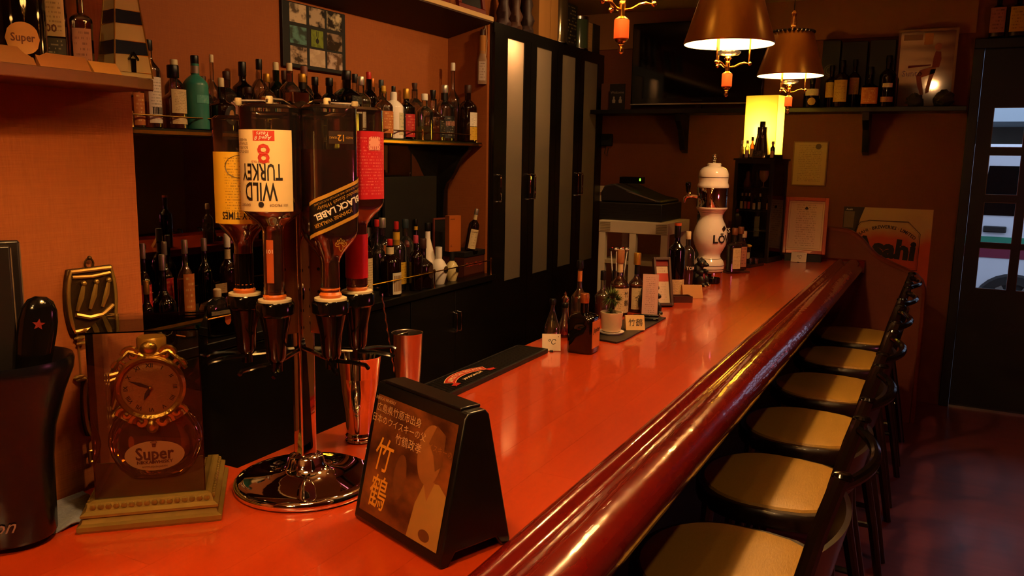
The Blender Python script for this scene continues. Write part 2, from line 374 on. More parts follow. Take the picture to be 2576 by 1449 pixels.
# ------------------------------------------------------------------ the room
FZ, CZ, YE, XW, XC, XP, YP = -.97, 1.66, 6.0, -2.668, -2.369, -1.31, 1.026
struct(G().box(-2.9, -1.7, FZ - .05, 1.7, YE + .1, FZ).build('floor', FLOORM, smooth=False), 'dark reddish brown wooden floor')
struct(G().box(-2.9, -1.7, CZ, 1.7, YE + .1, CZ + .05).build('ceiling', CEIL, smooth=False), 'dim brown plaster ceiling')
struct(G().box(XW - .15, YP, FZ, XW, YE, CZ).build('wall_left', WALL, smooth=False), 'orange grasscloth wall behind the bottle shelves')
struct(G().box(XW - .15, -1.6, FZ, XP, YP, CZ).build('wall_near_left', WALL, smooth=False), 'orange grasscloth wall jutting out at the left')
struct(G().box(XW, 4.258, FZ, -2.40, 4.282, 1.36).build('wall_niche_side', WALL, smooth=False), 'orange side wall closing the bottle niche')
w = G().box(XW - .15, YE, FZ, .07, YE + .12, CZ).box(.07, YE, 1.36, 1.02, YE + .12, CZ).box(1.02, YE, FZ, 1.6, YE + .12, CZ)
struct(w.build('wall_end', WALL_END, smooth=False), 'brown grasscloth end wall')
struct(G().box(1.6, -1.6, FZ, 1.7, YE + .1, CZ).build('wall_right', PLAST, smooth=False))
struct(G().box(XW - .2, -1.7, FZ, 1.7, -1.6, CZ).build('wall_rear', PLAST, smooth=False))
# upper frieze of the end wall above television height is plain plaster
struct(G().box(XW, YE - .012, 1.40, .07, YE, CZ).build('trim_1', PLAST, smooth=False), 'plain plaster frieze above the television')

# dark sloped soffit with its cream board over the bottle niche
so = G().extrude([(XW, 1.274), (XC, 1.345), (XC, 1.352), (XW, 1.352)], YP, 4.262, 'y').build('soffit', mat('soffit_brown', '#3a2116', .7), smooth=False)
struct(so, 'dark sloping underside above the bottle shelf')
tag(G().box(XW, YP, 1.352, XC + .004, 4.262, 1.378).build('high_shelf', mat('cream_board', '#c9a874', .5), smooth=False, bevel=.003), 'cream high shelf above the back bar, under the ceiling', 'shelf')
def tray(y0, y1, label):
    t = thing('framed_tray', label, 'tray', (-2.40, (y0 + y1) / 2, 1.378), ry=radians(-8), group='trays on the high shelf'); w = (y1 - y0) / 2
    G().box(-.01, -w + .03, .03, .0, w - .03, .22).build('panel', BLACKM, t)
    f = G(); [f.box(-.012, *q) for q in ((-w, 0, .012, w, .03), (-w, .22, .012, w, .25))]; [f.box(-.012, *q) for q in ((-w, .03, .012, -w + .03, .22), (w - .03, .03, .012, w, .22))]
    f.build('rim', mat('oxblood_wood', '#6a1c10', .4), t, bevel=.003)
tray(3.93, 4.22, 'oxblood framed dark tray at the right end of the high shelf'); tray(3.56, 3.83, 'oxblood framed dark tray further left on the high shelf')

# ------------------------------------------------------------------ bar counter
bar = thing('bar_counter', 'long orange lacquered bar counter with a rounded mahogany rail', 'counter', (0, 0, 0))
XB, XR = -1.16, -.556
G().box(XB + .01, 1.11, -.045, XR + .02, 5.40, -.006).box(-1.312, -.55, -.045, XR + .02, 1.11, -.006).build('substrate', mat('board_joint_dark', '#8a2408', .5), bar, smooth=False)
G().box(-1.10, .9, FZ, -.66, 5.38, -.045).box(-1.25, -.5, FZ, -.66, .9, -.045).build('front_panel', BLACK, bar, smooth=False)
nb = 0
def boards(x0, x1, y0, y1, k, ln, off):
    global nb
    wv = (x1 - x0) / k
    for i in range(k):
        y = y0 - (off * (i % 3)) * ln
        while y < y1:
            a, b_ = max(y, y0), min(y + ln, y1)
            if b_ - a > .01:
                G().box(x0 + i * wv + .00012, a + .00012, -.006, x0 + (i + 1) * wv - .00012, b_ - .00012, 0).build('board', COUNTER, bar, smooth=False)
            y += ln
boards(XB, XR, 1.10, 5.40, 6, 1.05, .37)
boards(-1.31, XR, -.55, 1.10, 7, .95, .31)
# rail profile (x, z), extruded along the counter
pr = [(-.562, -.05), (-.562, .004), (-.552, .0105), (-.541, .0115), (-.532, .008), (-.526, .0), (-.516, -.004), (-.502, .002), (-.488, .0105), (-.472, .0135), (-.452, .011), (-.434, .003), (-.421, -.010), (-.413, -.026), (-.412, -.042), (-.418, -.058), (-.432, -.070), (-.452, -.076), (-.470, -.072), (-.478, -.06), (-.50, -.055)]
G().extrude(pr, -.5, 5.40, 'y').build('rail', RAIL, bar, ang=50)
et = [(5.385, -.06), (5.385, .004), (5.395, .0115), (5.405, .0115), (5.415, .004), (5.425, .004), (5.437, .012), (5.45, .008), (5.455, -.01), (5.45, -.06)]
G().extrude(et, -1.16, -.405, 'x').build('end_trim', RAIL, bar, ang=50)
# wing panel with its curved cap at the far end of the counter
wing = thing('counter_wing', 'orange panel with curved wooden cap closing the far end of the counter', 'panel', (0, 0, 0))
sw = [(-1.25, .196), (-.80, .196), (-.66, .194), (-.58, .191), (-.52, .184), (-.47, .16), (-.43, .125), (-.39, .08), (-.345, .04), (-.29, .01), (-.23, -.014), (-.17, -.037), (-.12, -.062), (-.088, -.095), (-.072, -.135), (-.068, -.2), (-.066, -.5), (-.066, FZ)]
G().extrude(sw + [(-1.25, FZ)], 5.458, 5.486, 'y').build('panel_face', WALL_END, wing, smooth=False)
g = G(); rings = []
for i, (x, z) in enumerate(sw):
    a, b_ = sw[max(0, i - 1)], sw[min(len(sw) - 1, i + 1)]; t = Vector((b_[0] - a[0], b_[1] - a[1])).normalized(); nx, nz = -t.y, t.x
    rings.append([(x + nx * o, 5.472 + d, z + nz * o) for o, d in ((-.012, -.022), (.004, -.024), (.012, -.014), (.012, .014), (.004, .024), (-.012, .022))])
g.loft(rings).build('cap', CAPW, wing, ang=50)

# ------------------------------------------------------------------ back bar: lower counter, mirror, shelf
BZ = -.09
cnt = thing('back_counter', 'black worktop below the mirror, edged by a low brass rail', 'worktop', (0, 0, 0))
G().box(XW, YP, BZ - .035, -2.325, 4.256, BZ).build('top', BLACK, cnt, bevel=.004)
ra = G().tube([(-2.345, 2.08, -.006), (-2.345, 4.236, -.006)], .0035).build('brass_rail', BRASS, cnt)
for y in (2.1, 2.72, 3.62, 4.232):
    G().lathe([(.006, 0), (.005, .004), (.0045, .075), (.0065, .08), (.0075, .088), (.006, .096), (.002, .099)], (-2.345, y, BZ), 10).build('rail_post', BRASS, ra)
def base_unit(y0, y1, label):
    u = thing('base_cabinet', label, 'cabinet', (0, 0, 0), group='black cabinets under the worktop')
    G().box(XW + .02, y0, FZ, -2.36, y1, BZ - .035).build('body', BLACK, u, smooth=False)
    ym = (y0 + y1) / 2
    for a, b_, s in ((y0 + .004, ym - .002, 1), (ym + .002, y1 - .004, -1)):
        d = G().box(-2.36, a, FZ + .08, -2.34, b_, BZ - .045).build('door', BLACK, u, bevel=.002)
        yh = ym - s * .022; h_ = G().tube([(-2.34, yh, -.36), (-2.315, yh, -.355), (-2.312, yh, -.345), (-2.312, yh, -.265), (-2.315, yh, -.255), (-2.34, yh, -.25)], .004).build('handle', CHROME, d)
yA = at(1163, 775, x=-2.315).y; yB = at(645, 930, x=-2.315).y
base_unit(yA - .46, 4.25, 'black double-door cabinet below the right half of the back worktop'); base_unit(yB - .5, yA - .462, 'black double-door cabinet below the left half of the back worktop')
tag(G().box(XW, YP, BZ, XW + .006, 4.256, .655).build('wall_mirror', MIRROR, smooth=False), 'dark mirror panel behind the lower row of bottles', 'mirror')
SZ = .675
sh = thing('bottle_shelf', 'long black wall shelf with brass edging, full of spirits', 'shelf', (0, 0, 0))
G().box(XW, YP, .652, -2.43, 4.254, SZ).build('board', BLACK, sh, smooth=False)
G().box(-2.43, YP, .655, -2.425, 4.254, .667).build('brass_edge', BRASS, sh, smooth=False)
rl = G().tube([(-2.435, 1.9, .717), (-2.435, 4.2, .717)], .0032).build('brass_rail', BRASS, sh)
for y in (1.905, 2.55, 3.645, 4.2):
    G().lathe([(.0075, 0), (.006, .003), (.0055, .044), (.007, .048), (.006, .053)], (-2.435, y, SZ), 10).build('rail_post', BRASS, rl)
def bracket(y):
    p = [(XW + .006, .652), (-2.45, .652), (-2.455, .63), (-2.475, .61), (-2.50, .585), (-2.525, .548), (-2.55, .50), (-2.575, .462), (-2.60, .44), (-2.615, .40), (-2.62, .30), (-2.62, .04), (XW + .006, .02)]
    G().extrude(p, y - .02, y + .02, 'y').build('bracket', BLACK, sh, smooth=False, bevel=.003)
bracket(4.16); bracket(2.95); bracket(1.7)

# tall black cupboard with four frosted panes
cab = thing('tall_cupboard', 'tall black cupboard with four frosted glass strips', 'cupboard', (0, 0, 0))
c = G().box(-2.668, 4.284, FZ, -2.39, 4.304, 1.358).box(-2.668, 5.975, FZ, -2.39, 5.995, 1.358).box(-2.668, 4.304, 1.335, -2.39, 5.975, 1.358).box(-2.668, 4.304, FZ, -2.64, 5.975, 1.335)
c.box(-2.39, 4.284, 1.30, -2.372, 5.995, 1.358).box(-2.39, 4.284, FZ, -2.372, 5.995, -.9)
c.build('carcass', BLACK, cab, smooth=False)
for z in (.80, .33): G().box(-2.64, 4.304, z, -2.42, 5.975, z + .018).build('inner_shelf', mat('shelf_board', '#8a7458', .6), cab, smooth=False)
strips = [at(a, 300, x=XC).y for a in (1275, 1317, 1347.6, 1386, 1411.8, 1445.6, 1467, 1501)]
edges = [4.286, (strips[1] + strips[2]) / 2, (strips[3] + strips[4]) / 2, (strips[5] + strips[6]) / 2, 5.993]
for i in range(4):
    a, b_, s0, s1 = edges[i] + .002, edges[i + 1] - .002, strips[2 * i], strips[2 * i + 1]
    zt, zb = 1.285, -.16
    d = G().box(XC - .02, a, -.89, XC, s0, 1.30).box(XC - .02, s1, -.89, XC, b_, 1.30).box(XC - .02, s0, zt, XC, s1, 1.30).box(XC - .02, s0, -.89, XC, s1, zb).build('door', BLACK, cab, smooth=False)
    G().box(XC - .013, s0, zb, XC - .007, s1, zt).build('frosted_pane', FROST, d, smooth=False)
    yh = {0: edges[0] + .045, 1: edges[1] + .02, 2: edges[3] - .05, 3: edges[3] + .03}[i]
    for yy in ((yh,) if i != 1 else (yh - .05, yh + .02)):
        G().tube([(XC, yy, .33), (XC + .028, yy, .335), (XC + .03, yy, .345), (XC + .03, yy, .475), (XC + .028, yy, .485), (XC, yy, .49)], .006).build('handle', CHROME, d)
lg = bpy.data.lights.new('cupboard_lamp', 'POINT'); lg.energy = 60; lg.color = (1, .62, .34); lg.shadow_soft_size = .04
lo = bpy.data.objects.new('cupboard_lamp', lg); COL.objects.link(lo); lo.location = (-2.50, 4.50, 1.28); lo.parent = cab

# ------------------------------------------------------------------ glazed door and what stands outside
dr = struct(thing('door_1', 'green-black entrance door with small bevelled panes', 'door', (0, 0, 0)))
del dr['category']
xs = [(.21, .385), (.43, .605), (.65, .825)]; zs = [(.705, .95), (.413, .66), (.112, .368), (-.182, .081)]
d = G().box(.13, YE, FZ + .01, .21, YE + .045, 1.30).box(.825, YE, FZ + .01, .92, YE + .045, 1.30).box(.21, YE, .95, .825, YE + .045, 1.30).box(.21, YE, FZ + .01, .825, YE + .045, -.182)
for a, b_ in ((.385, .43), (.605, .65)): d.box(a, YE, -.182, b_, YE + .045, .95)
for (a0, a1) in xs:
    for q in range(3): d.box(a0, YE, zs[q + 1][1], a1, YE + .045, zs[q][0])
d.build('door_leaf', DOORM, dr, smooth=False)
G().box(.07, YE - .03, FZ, .128, YE + .06, 1.36).box(.922, YE - .03, FZ, 1.02, YE + .06, 1.36).box(.07, YE - .05, 1.30, 1.02, YE + .06, 1.36).build('door_frame', DOORM, dr, smooth=False, bevel=.004)
for x0, x1 in xs:
    for z0, z1 in zs:
        e, b_ = .018, .012; yo, yi = YE + .014, YE + .002
        R = lambda k, y: [(x0 + k, y, z0 + k), (x1 - k, y, z0 + k), (x1 - k, y, z1 - k), (x0 + k, y, z1 - k)]
        G().loft([R(0, yo + .012), R(0, yo), R(e, yi + .004)]).build('pane', GPANE, dr, smooth=False)
        fr = G(); [fr.box(*q) for q in ((x0, YE - .003, z0, x0 + .004, YE + .01, z1), (x1 - .004, YE - .003, z0, x1, YE + .01, z1), (x0, YE - .003, z0, x1, YE + .01, z0 + .004), (x0, YE - .003, z1 - .004, x1, YE + .01, z1))]
        fr.build('pane_bead', mat('aged_bead', '#6a5c50', .3, .8), dr, smooth=False)
G().box(.13, YE - .02, FZ, .92, YE + .06, FZ + .012).build('threshold', STEEL, dr, smooth=False)
struct(G().box(-3, YE + .12, FZ - .15, 8, 16, FZ - .1).build('street', mat('asphalt', '#4a4a4c', .9, noise=.2, nscale=9), smooth=False), 'grey street outside the door')
bl = thing('building', 'dark building across the street', 'building', (0, 13, 0))
G().box(-4, 0, FZ - .1, 9, .3, 4).build('wall', mat('dark_render', '#3c3630', .9, noise=.3, nscale=3), bl, smooth=False)
G().extrude([(.2, 1.1), (3.4, 1.1), (3.4, 1.9), (1.9, 2.2), (.2, 2.2)], -1.6, 0, 'y').build('awning', mat('pale_canvas', '#aebcc6', .8), bl, smooth=False)
G().box(.3, -.04, .05, 1.9, 0, .8).build('window', BLACKG, bl, smooth=False)
van = thing('van', 'white van with green and maroon stripes parked outside the door', 'van', (0, 9.0, FZ - .1))
VW = mat('van_white', '#c9ccd6', .3, coat=.5); g = G()
body = [(-1.2, .42), (-1.1, .34), (2.9, .34), (3.0, .5), (2.98, 1.05), (2.5, 1.16), (2.0, 1.78), (1.8, 1.86), (-1.1, 1.86), (-1.2, 1.7)]
g.extrude(body, 0, 1.6, 'y').build('body', VW, van, bevel=.03)
G().box(-1.1, -.006, .92, 2.95, 0, 1.0).build('green_stripe', mat('green_stripe', '#2c7a62', .4), van, smooth=False); G().box(-1.1, -.006, .80, 2.95, 0, .90).build('maroon_stripe', mat('maroon_stripe', '#6a2238', .4), van, smooth=False)
for a, b_ in ((-.9, .1), (.28, .9), (1.0, 1.9)):
    G().extrude([(a, 1.2), (b_, 1.2), (b_ - .05, 1.66), (a + .05, 1.66)], -.008, 0, 'y').build('window', BLACKG, van, smooth=False)
G().box(.33, -.03, 1.04, .52, 0, 1.10).build('door_handle', BLACKM, van, bevel=.01)
for x in (.62, 2.3):
    wh = G().lathe([(.10, -.1), (.31, -.1), (.33, -.06), (.33, .06), (.31, .1), (.10, .1)], seg=28); wh.T(Matrix.Translation((x, .06, .33)) @ Matrix.Rotation(pi / 2, 4, 'X')); wh = wh.build('wheel', BLACKM, van)
    s_ = G(); s_.lathe([(.05, -.02), (.05, .02)], seg=12)
    for k in range(6):
        s_.add(*(lambda gg: (gg.v, gg.f))(G().box(.03, -.03, -.02, .24, .03, .02).T(Matrix.Rotation(k * pi / 3, 4, 'Z'))))
    s_.loft([[(.24 * cos(2 * pi * j / 28), .24 * sin(2 * pi * j / 28), z) for j in range(28)] for z in (-.03, .03)], False, False)
    s_.T(Matrix.Translation((x, -.05, .33)) @ Matrix.Rotation(pi / 2, 4, 'X')); s_.build('alloy_rim', STEEL, wh)
# ------------------------------------------------------------------ pendant lamps, ceiling lights and added fill lights
PX = -.62
SHADE_O = mat('antique_brass_shade', '#c49a44', .3, .8, noise=.12, nscale=2, stretch=(40, 40, 1)); SHADE_I = mat('ivory_shade_lining', '#f4e3bd', .6)
BARREL = mat('coral_barrel', '#d0623a', .35, noise=.12, nscale=40, stretch=(8, 8, 1))
BULB = mat('lamp_bulb', '#ffffff', .5, emit='#ffd08a', es=22)
PEND_W = 20.0
def pendant(y, z, label):
    o = thing('pendant_lamp', label, 'lamp', (PX, y, z), group='brass pendant lamps over the counter')
    s = G().lathe([(.132, 0), (.134, .004), (.081, .172), (.079, .174)], seg=40); s.f = [q for q in s.f if len(q) == 4]; s = s.build('shade', SHADE_O, o)
    i = G().lathe([(.1315, .0005), (.0795, .172)], seg=40); i.f = [q for q in i.f if len(q) == 4]; i.build('shade_lining', SHADE_I, s)
    g = G()
    for k in range(28):
        a = 2 * pi * k / 28; g.sphere((.082 * cos(a), .082 * sin(a), .176), (.008, .008, .006), 6, 4)
    g.build('braid_trim', BLACKM, s)
    G().lathe([(.1345, -.002), (.1345, .006)], seg=40).build('rim_band', BLACKM, s) if False else None
    r = G().tube([(0, 0, .15), (0, 0, .26)], .006).lathe([(.01, .2), (.013, .215), (.008, .235), (.011, .25), (.004, .262)], seg=10)
    for k in range(3): a = 2 * pi * k / 3 + .5; r.tube([(0, 0, .166), (.078 * cos(a), .078 * sin(a), .168)], .0025, 6)
    r.build('stem', BRASS, o)
    pts = [(.0, .0, .26 + .02 * k) for k in range(int((CZ - z - .26) / .02) + 1)]
    G().tube(pts, [.0035 if k % 2 else .0016 for k in range(len(pts))], 6).build('chain', mat('dark_chain', '#3a2a18', .4, .8), o)
    b = G().sphere((0, 0, .132), (.015, .015, .022)).build('bulb', BULB, o)
    d = G().lathe([(.004, -.035), (.03, -.03), (.036, -.024), (.037, -.02)], seg=22); d.build('glass_dish', GDIM, o)
    c = G().lathe([(.005, -.034), (.012, -.04), (.006, -.048), (.008, -.056), (.0065, -.062), (.0065, -.078), (.015, -.084)], seg=14).build('column', BRASS, o)
    for k in range(3):
        a = 2 * pi * k / 3 + radians(12)
        G().tube([(0, 0, -.066)] + [(q * cos(a), q * sin(a), zz) for q, zz in ((.02, -.064), (.035, -.056), (.048, -.053), (.062, -.056))] + [(.062 * cos(a), .062 * sin(a), .07)], .003, 6).sphere((.064 * cos(a), .064 * sin(a), -.056), .006, 8, 6).build('arm', BRASS, o)
    G().lathe([(.015, -.085), (.0155, -.087), (.0155, -.122), (.014, -.124)], seg=16).build('barrel', BARREL, o)
    G().lathe([(.013, -.124), (.011, -.128), (.005, -.131), (.007, -.135), (.004, -.138), (.0065, -.144), (.0055, -.15), (.001, -.153)], seg=12).build('finial', BRASS, o)
    lt = bpy.data.lights.new('pendant_light', 'POINT'); lt.energy = PEND_W; lt.color = WARM; lt.shadow_soft_size = .03
    lo = bpy.data.objects.new('pendant_light', lt); COL.objects.link(lo); lo.parent = o; lo.location = (0, 0, .085)
    return o
p1, p2, p3 = at(1562, 112, x=PX), at(1834, 105, x=PX), at(1988, 183, x=PX)
pendant(p3.y, .948, 'brass pendant lamp hanging farthest back, in front of the shelf bottles')
pendant(p2.y, .942, 'brass pendant lamp hanging in the middle, its lit underside showing')
pendant(p1.y, .964, 'brass pendant lamp nearest the cupboard, only its coral barrel in view')
pendant(.68, .955, 'brass pendant lamp above the near part of the counter, out of view'); pendant(-.3, .955, 'brass pendant lamp above the near end of the counter, out of view')

SPOT_W = 60
def downlight(x, y, tx, ty, tz, watts, label, size=95):
    o = thing('downlight', label, 'light', (x, y, CZ), group='ceiling downlights')
    G().lathe([(.055, 0), (.055, -.006), (.042, -.008), (.04, -.001)], seg=24).build('trim_ring', mat('trim_white', '#b9a88c', .5), o)
    G().lathe([(.039, -.002), (.039, -.004)], seg=20).build('lens', mat('downlight_lens', '#ffffff', .5, emit='#ffc27a', es=14), o)
    lt = bpy.data.lights.new('downlight_beam', 'SPOT'); lt.energy = watts; lt.color = WARM; lt.spot_size = radians(size); lt.spot_blend = .9; lt.shadow_soft_size = .035
    lo = bpy.data.objects.new('downlight_beam', lt); COL.objects.link(lo); lo.location = (x, y, CZ - .012)
    lo.rotation_euler = (Vector((tx, ty, tz)) - Vector((x, y, CZ))).to_track_quat('-Z', 'Y').to_euler(); lo.parent = o; lo.location = (0, 0, -.012)
for k, (y, ty) in enumerate(((2.0, 2.1), (2.9, 3.0), (3.9, 4.0))):
    downlight(-1.15, y, -2.3, ty, .75, SPOT_W * (.42 if k == 0 else 1.05), 'recessed ceiling light %s the back bar, out of view' % ('over the near end of', 'over the middle of', 'over the far end of')[k], 150 if k == 0 else 100)

downlight(-.30, -.75, -.75, 2.2, .3, 20, 'added fill light set in the ceiling behind the camera, out of view', 110)  # added fill for the labels and sign faces turned to the camera
downlight(-1.72, 4.75, -2.45, 4.95, 1.30, 20, 'added fill light set in the ceiling beside the tall cupboard, out of view', 140)  # added to brighten the cartons on the cupboard and the cart
downlight(.30, 1.0, .15, 1.4, FZ, 16, 'added fill light set in the ceiling over the near chairs, out of view', 120)  # added fill on the near seats and the floor
downlight(.30, 3.0, .15, 3.3, FZ, 7, 'added fill light set in the ceiling over the far chairs, out of view', 120)  # weaker added fill towards the far seats and end wall

ns = thing('added_neon_ring', 'added pink neon ring on the right wall, out of view, tinting the floor', 'sign', (1.585, 2.6, .35))  # invented unseen source for the pink glow on the floor
G().tube([(0, .22 * cos(a), .22 * sin(a)) for a in [2 * pi * i / 32 for i in range(32)]], .008, 8, True).build('neon_tube', mat('pink_neon', '#ff6080', .5, emit='#ff3a60', es=14), ns); G().lathe([(.27, 0), (.27, .006)], seg=32).T(Matrix.Rotation(-pi / 2, 4, 'Y') @ Matrix.Translation((0, 0, -.014))).build('back_plate', BLACKM, ns)
lt = bpy.data.lights.new('added_pink_fill', 'POINT'); lt.energy = 9; lt.color = (1, .22, .34); lt.shadow_soft_size = .15; lo = bpy.data.objects.new('added_pink_fill', lt); COL.objects.link(lo); lo.parent = ns; lo.location = (-.06, 0, 0)

# ------------------------------------------------------------------ bar chairs
PAD = mat('tan_woven_vinyl', '#ac8634', .42, noise=.12, nscale=260, bump=.4, stretch=(1, .25, 1))
def chair(y, label, rz=0):
    o = thing('bar_chair', label, 'chair', (-.405, y, FZ), rz, group='bar chairs along the counter')
    def outl(s, dx=0):
        P = []
        for i in range(17):
            t = pi / 2 + pi * i / 16; P.append((.0 + .18 * s * cos(t) + dx, .214 * s * (abs(sin(t)) ** .95) * (1 if sin(t) > 0 else -1)))
        return P + [(.07 * s + dx, -.212 * s), (.135 * s + dx, -.198 * s), (.172 * s + dx, -.175 * s), (.185 * s + dx, 0), (.172 * s + dx, .175 * s), (.135 * s + dx, .198 * s), (.07 * s + dx, .212 * s)]
    R = lambda s, z: [(x, yy, z) for x, yy in outl(s)]
    G().loft([R(1.10, .58), R(1.12, .59), R(1.12, .618), R(1.09, .628)]).build('seat_frame', DARKW, o)
    G().loft([R(1.0, .622), R(1.005, .628), R(.985, .635), R(.9, .6385), R(.6, .640), R(.2, .6405)]).build('seat_pad', PAD, o)
    for s in (-1, 1):
        G().tube([(.30, s * .215, 0), (.262, s * .212, .22), (.215, s * .208, .45), (.20, s * .206, .60), (.212, s * .206, .72), (.24, s * .206, .85), (.272, s * .205, .968)], [.015, .017, .019, .021, .019, .018, .017], 10).build('back_post', DARKW, o)
        G().lathe([(.0175, .964), (.0185, .970), (.014, .976), (.004, .978)], (.274, s * .205, 0), 12, 1.15, .8).build('post_cap', BLACKG, o)
        G().tube([(-.165, s * .19, 0), (-.14, s * .178, .35), (-.125, s * .17, .6)], [.013, .016, .019], 10).build('front_leg', DARKW, o)
        G().tube([(-.15, s * .184, .22), (.262, s * .212, .22)], .011, 8).build('side_stretcher', DARKW, o)
    G().tube([(-.15, -.184, .2), (-.15, .184, .2)], .012, 8).build('foot_rail', DARKW, o)
    arc = lambda zz, x0, bow: [(x0 + bow * (1 - (q / .205) ** 2) , q, zz) for q in [-.205 + .41 * i / 14 for i in range(15)]]
    G().tube(arc(.945, .268, .052), .012, 10).build('crest_rail', BLACKG, o)
    P = arc(.70, .21, .04)
    G().loft([[(x + d, q, z0 + lift) for (x, q, _z) in P] for d, z0, lift in ((-.006, .68, 0), (.02, .80, 0), (.032, .80, 0), (.006, .68, 0), (-.006, .68, 0))], False, False, False).build('back_panel', DARKW, o)
    return o
CY = [1.855, 2.448, 3.03, 3.63, 4.24, 4.83]; CL = ['nearest the camera', 'second from the camera', 'third from the camera', 'fourth from the camera', 'fifth from the camera, second last', 'farthest, beside the end panel']
c0 = chair(CY[0], 'dark wooden bar chair with tan woven seat, ' + CL[0])
for k in range(1, 6):
    c_ = clone(c0); c_.location.y = CY[k]; c_['label'] = 'dark wooden bar chair with tan woven seat, ' + CL[k]; c_.rotation_euler.z = random.uniform(-.03, .03)

# ------------------------------------------------------------------ bottle dispenser and its four bottles
KIND.update(trap=(.03, .68, .60, .82), wt=(.535, .655, .36, .99), jw=(.66, .84, .40, .99), rd=(.52, .66, .46, .99), et=(.57, .74, .36, .99))
DX, DY = -.993, 1.105; A0 = atan2(-DY, -DX)
di = thing('bottle_dispenser', 'revolving chrome bottle dispenser with round polished base', 'dispenser', (DX, DY, 0))
G().lathe([(.121, 0), (.127, .003), (.128, .009), (.126, .015), (.119, .0185), (.108, .019), (.07, .024), (.045, .031), (.034, .042), (.031, .056), (.02, .062)], seg=64).build('base', CHROME, di, ang=60)
G().extrude(rrect(.031, .031, .004), .055, .70, 'z').T(Matrix.Rotation(A0 + .5, 4, 'Z')).build('pole', CHROME, di)
COPP = mat('copper_brown_metal', '#9a6034', .3, .9)
for k in range(3):
    a = A0 + k * pi / 3
    f = G().box(-.048, -.001, .285, .048, .001, .655); f.T(Matrix.Rotation(a, 4, 'Z')); pl = f.build('bracket_plate', COPP, di, smooth=False)
    rv = G(); [rv.sphere((s * .034, sd * .0015, z), (.003, .0015, .003), 8, 6) for s in (-1, 1) for sd in (-1, 1) for z in (.30, .33, .36, .40, .60)]; rv.T(Matrix.Rotation(a, 4, 'Z')); rv.build('rivets', BLACKG, pl)
G().lathe([(.03, .655), (.034, .66), (.03, .672), (.012, .69)], seg=20).build('top_cap', BLACKG, di)
HEROL = liq('hero_amber', (.80, .24, .05), (.80, .17, .02), .5)
CORK = mat('orange_stopper', '#c8641e', .4); KNOB = mat('ivory_knob', '#cdb98c', .4); SMOKE = mat('smoked_plastic', '#0b0706', .12)
def inner_wall(o, kind, r, n):
    be, se, nr, cs = KIND[kind]; ts = [.06, .08, be * .5, be] + [be + (se - be) * q for q in (.25, .5, .75, 1)] + [.98]
    G().loft([ring(r * prof_r(kind, t) * .96, HB * t, n if t <= be else 2, 1, 40) for t in ts]).build('inner_wall', GCLEAR, o)
def glass_foot(o, r, n):
    G().loft([ring(r * k, z, n, 1, 32) for k, z in ((.84, .001), (.95, .004), (.955, .012), (.80, .016), (.45, .020), (.1, .021))]).build('thick_base', mat('solid_glass', (.95, .93, .88, 1), .01, trans=1, ior=1.45), o)
def optic(th):
    a = A0 + radians(th); x, y = .096 * cos(a), .096 * sin(a); T = Matrix.Translation((x, y, 0))
    op = G().lathe([(.026, .332), (.031, .336), (.032, .352), (.029, .357)], seg=24).T(T).build('optic_cup', BLACKG, di)
    G().lathe([(.027, .357), (.027, .3605), (.02, .361)], seg=24).T(T).build('washer', C_CREAM, op)
    G().lathe([(.017, .361), (.019, .366), (.015, .371), (.0165, .376), (.0145, .381), (.014, .388)], seg=20).T(T).build('stopper', CORK, op)
    G().lathe([(.012, .255), (.016, .262), (.019, .30), (.026, .332)], seg=20).T(T).build('measure_chamber', SMOKE, op)
    g = G()
    for s in (-1, 1): g.tube([(0, s * .006, .25), (.03, s * .018, .252), (.058, s * .03, .25), (.066, s * .03, .246)], .0036, 6)
    g.tube([(-.085, 0, .256), (0, 0, .252)], .004, 6).lathe([(.010, .238), (.010, .256)], seg=12); g.T(T @ Matrix.Rotation(a, 4, 'Z')); g.build('push_bar', BLACKG, op)
    ar = G().tube([(-.096, 0, .655), (-.075, 0, .676), (-.04, 0, .684), (0, 0, .683), (.008, 0, .681)], [.003, .003, .003, .003, .002], 8).T(T @ Matrix.Rotation(a, 4, 'Z')).build('clamp_arm', STEEL, di)
    G().lathe([(.005, .6755), (.006, .677), (.006, .686), (.005, .688)], seg=12).T(T).build('clamp_knob', KNOB, ar)
    return (DX + x, DY + y)
QW, QJ, QE, QR = optic(-27), optic(29), optic(-84), optic(82)
ZB, HB = .674, .306
P_WT = mat('wt_paper', '#e0c98f', .6); P_ET = print_mat('et_paper', '#d8aa22', '#6a4a10', 26, .55, lo=.2, hi=.8); P_RD = print_mat('rd_paper', '#b8121e', '#d07060', 22, .4)
b1 = bottle('whisky_bottle', 'upturned bourbon bottle with cream label and a big red 8', (*QW, ZB), HB, .0475, 'wt', GCLEAR, None,
       [(.13, .545, .052, P_WT, 0, None, [('WILD', .040, .002, .437, INK, dict(xs=.54, bold=.014)), ('TURKEY', .036, .0, .338, INK, dict(xs=.52, bold=.014)), ('8', .042, -.006, .245, INKR, dict(bold=.015)),
         ('KENTUCKY', .006, .035, .24, INKB, {}), ('BOURBON', .006, .035, .22, INKB, {}), ('STRAIGHT', .006, .035, .20, INKB, {}), ('WHISKEY', .006, .035, .18, INKB, {}), ('8 YEARS OLD', .005, 0, .29, INKR, {}), ('EXPORT', .006, .03, .51, INKB, {}), ('101 PROOF', .006, -.028, .51, INKB, {}), ('●', .012, 0, .505, INK, {})]),
        (.135, .187, .017, INKR, -.006, None, [('Aged 8', .009, 0, .171, INKW, dict(shear=.3)), ('Years', .009, 0, .15, INKW, dict(shear=.3))])],
       rz=A0 + radians(-18), liquid=HEROL, fill=(.55, .985), flip=True, seg=40, group='upturned bottles in the dispenser')
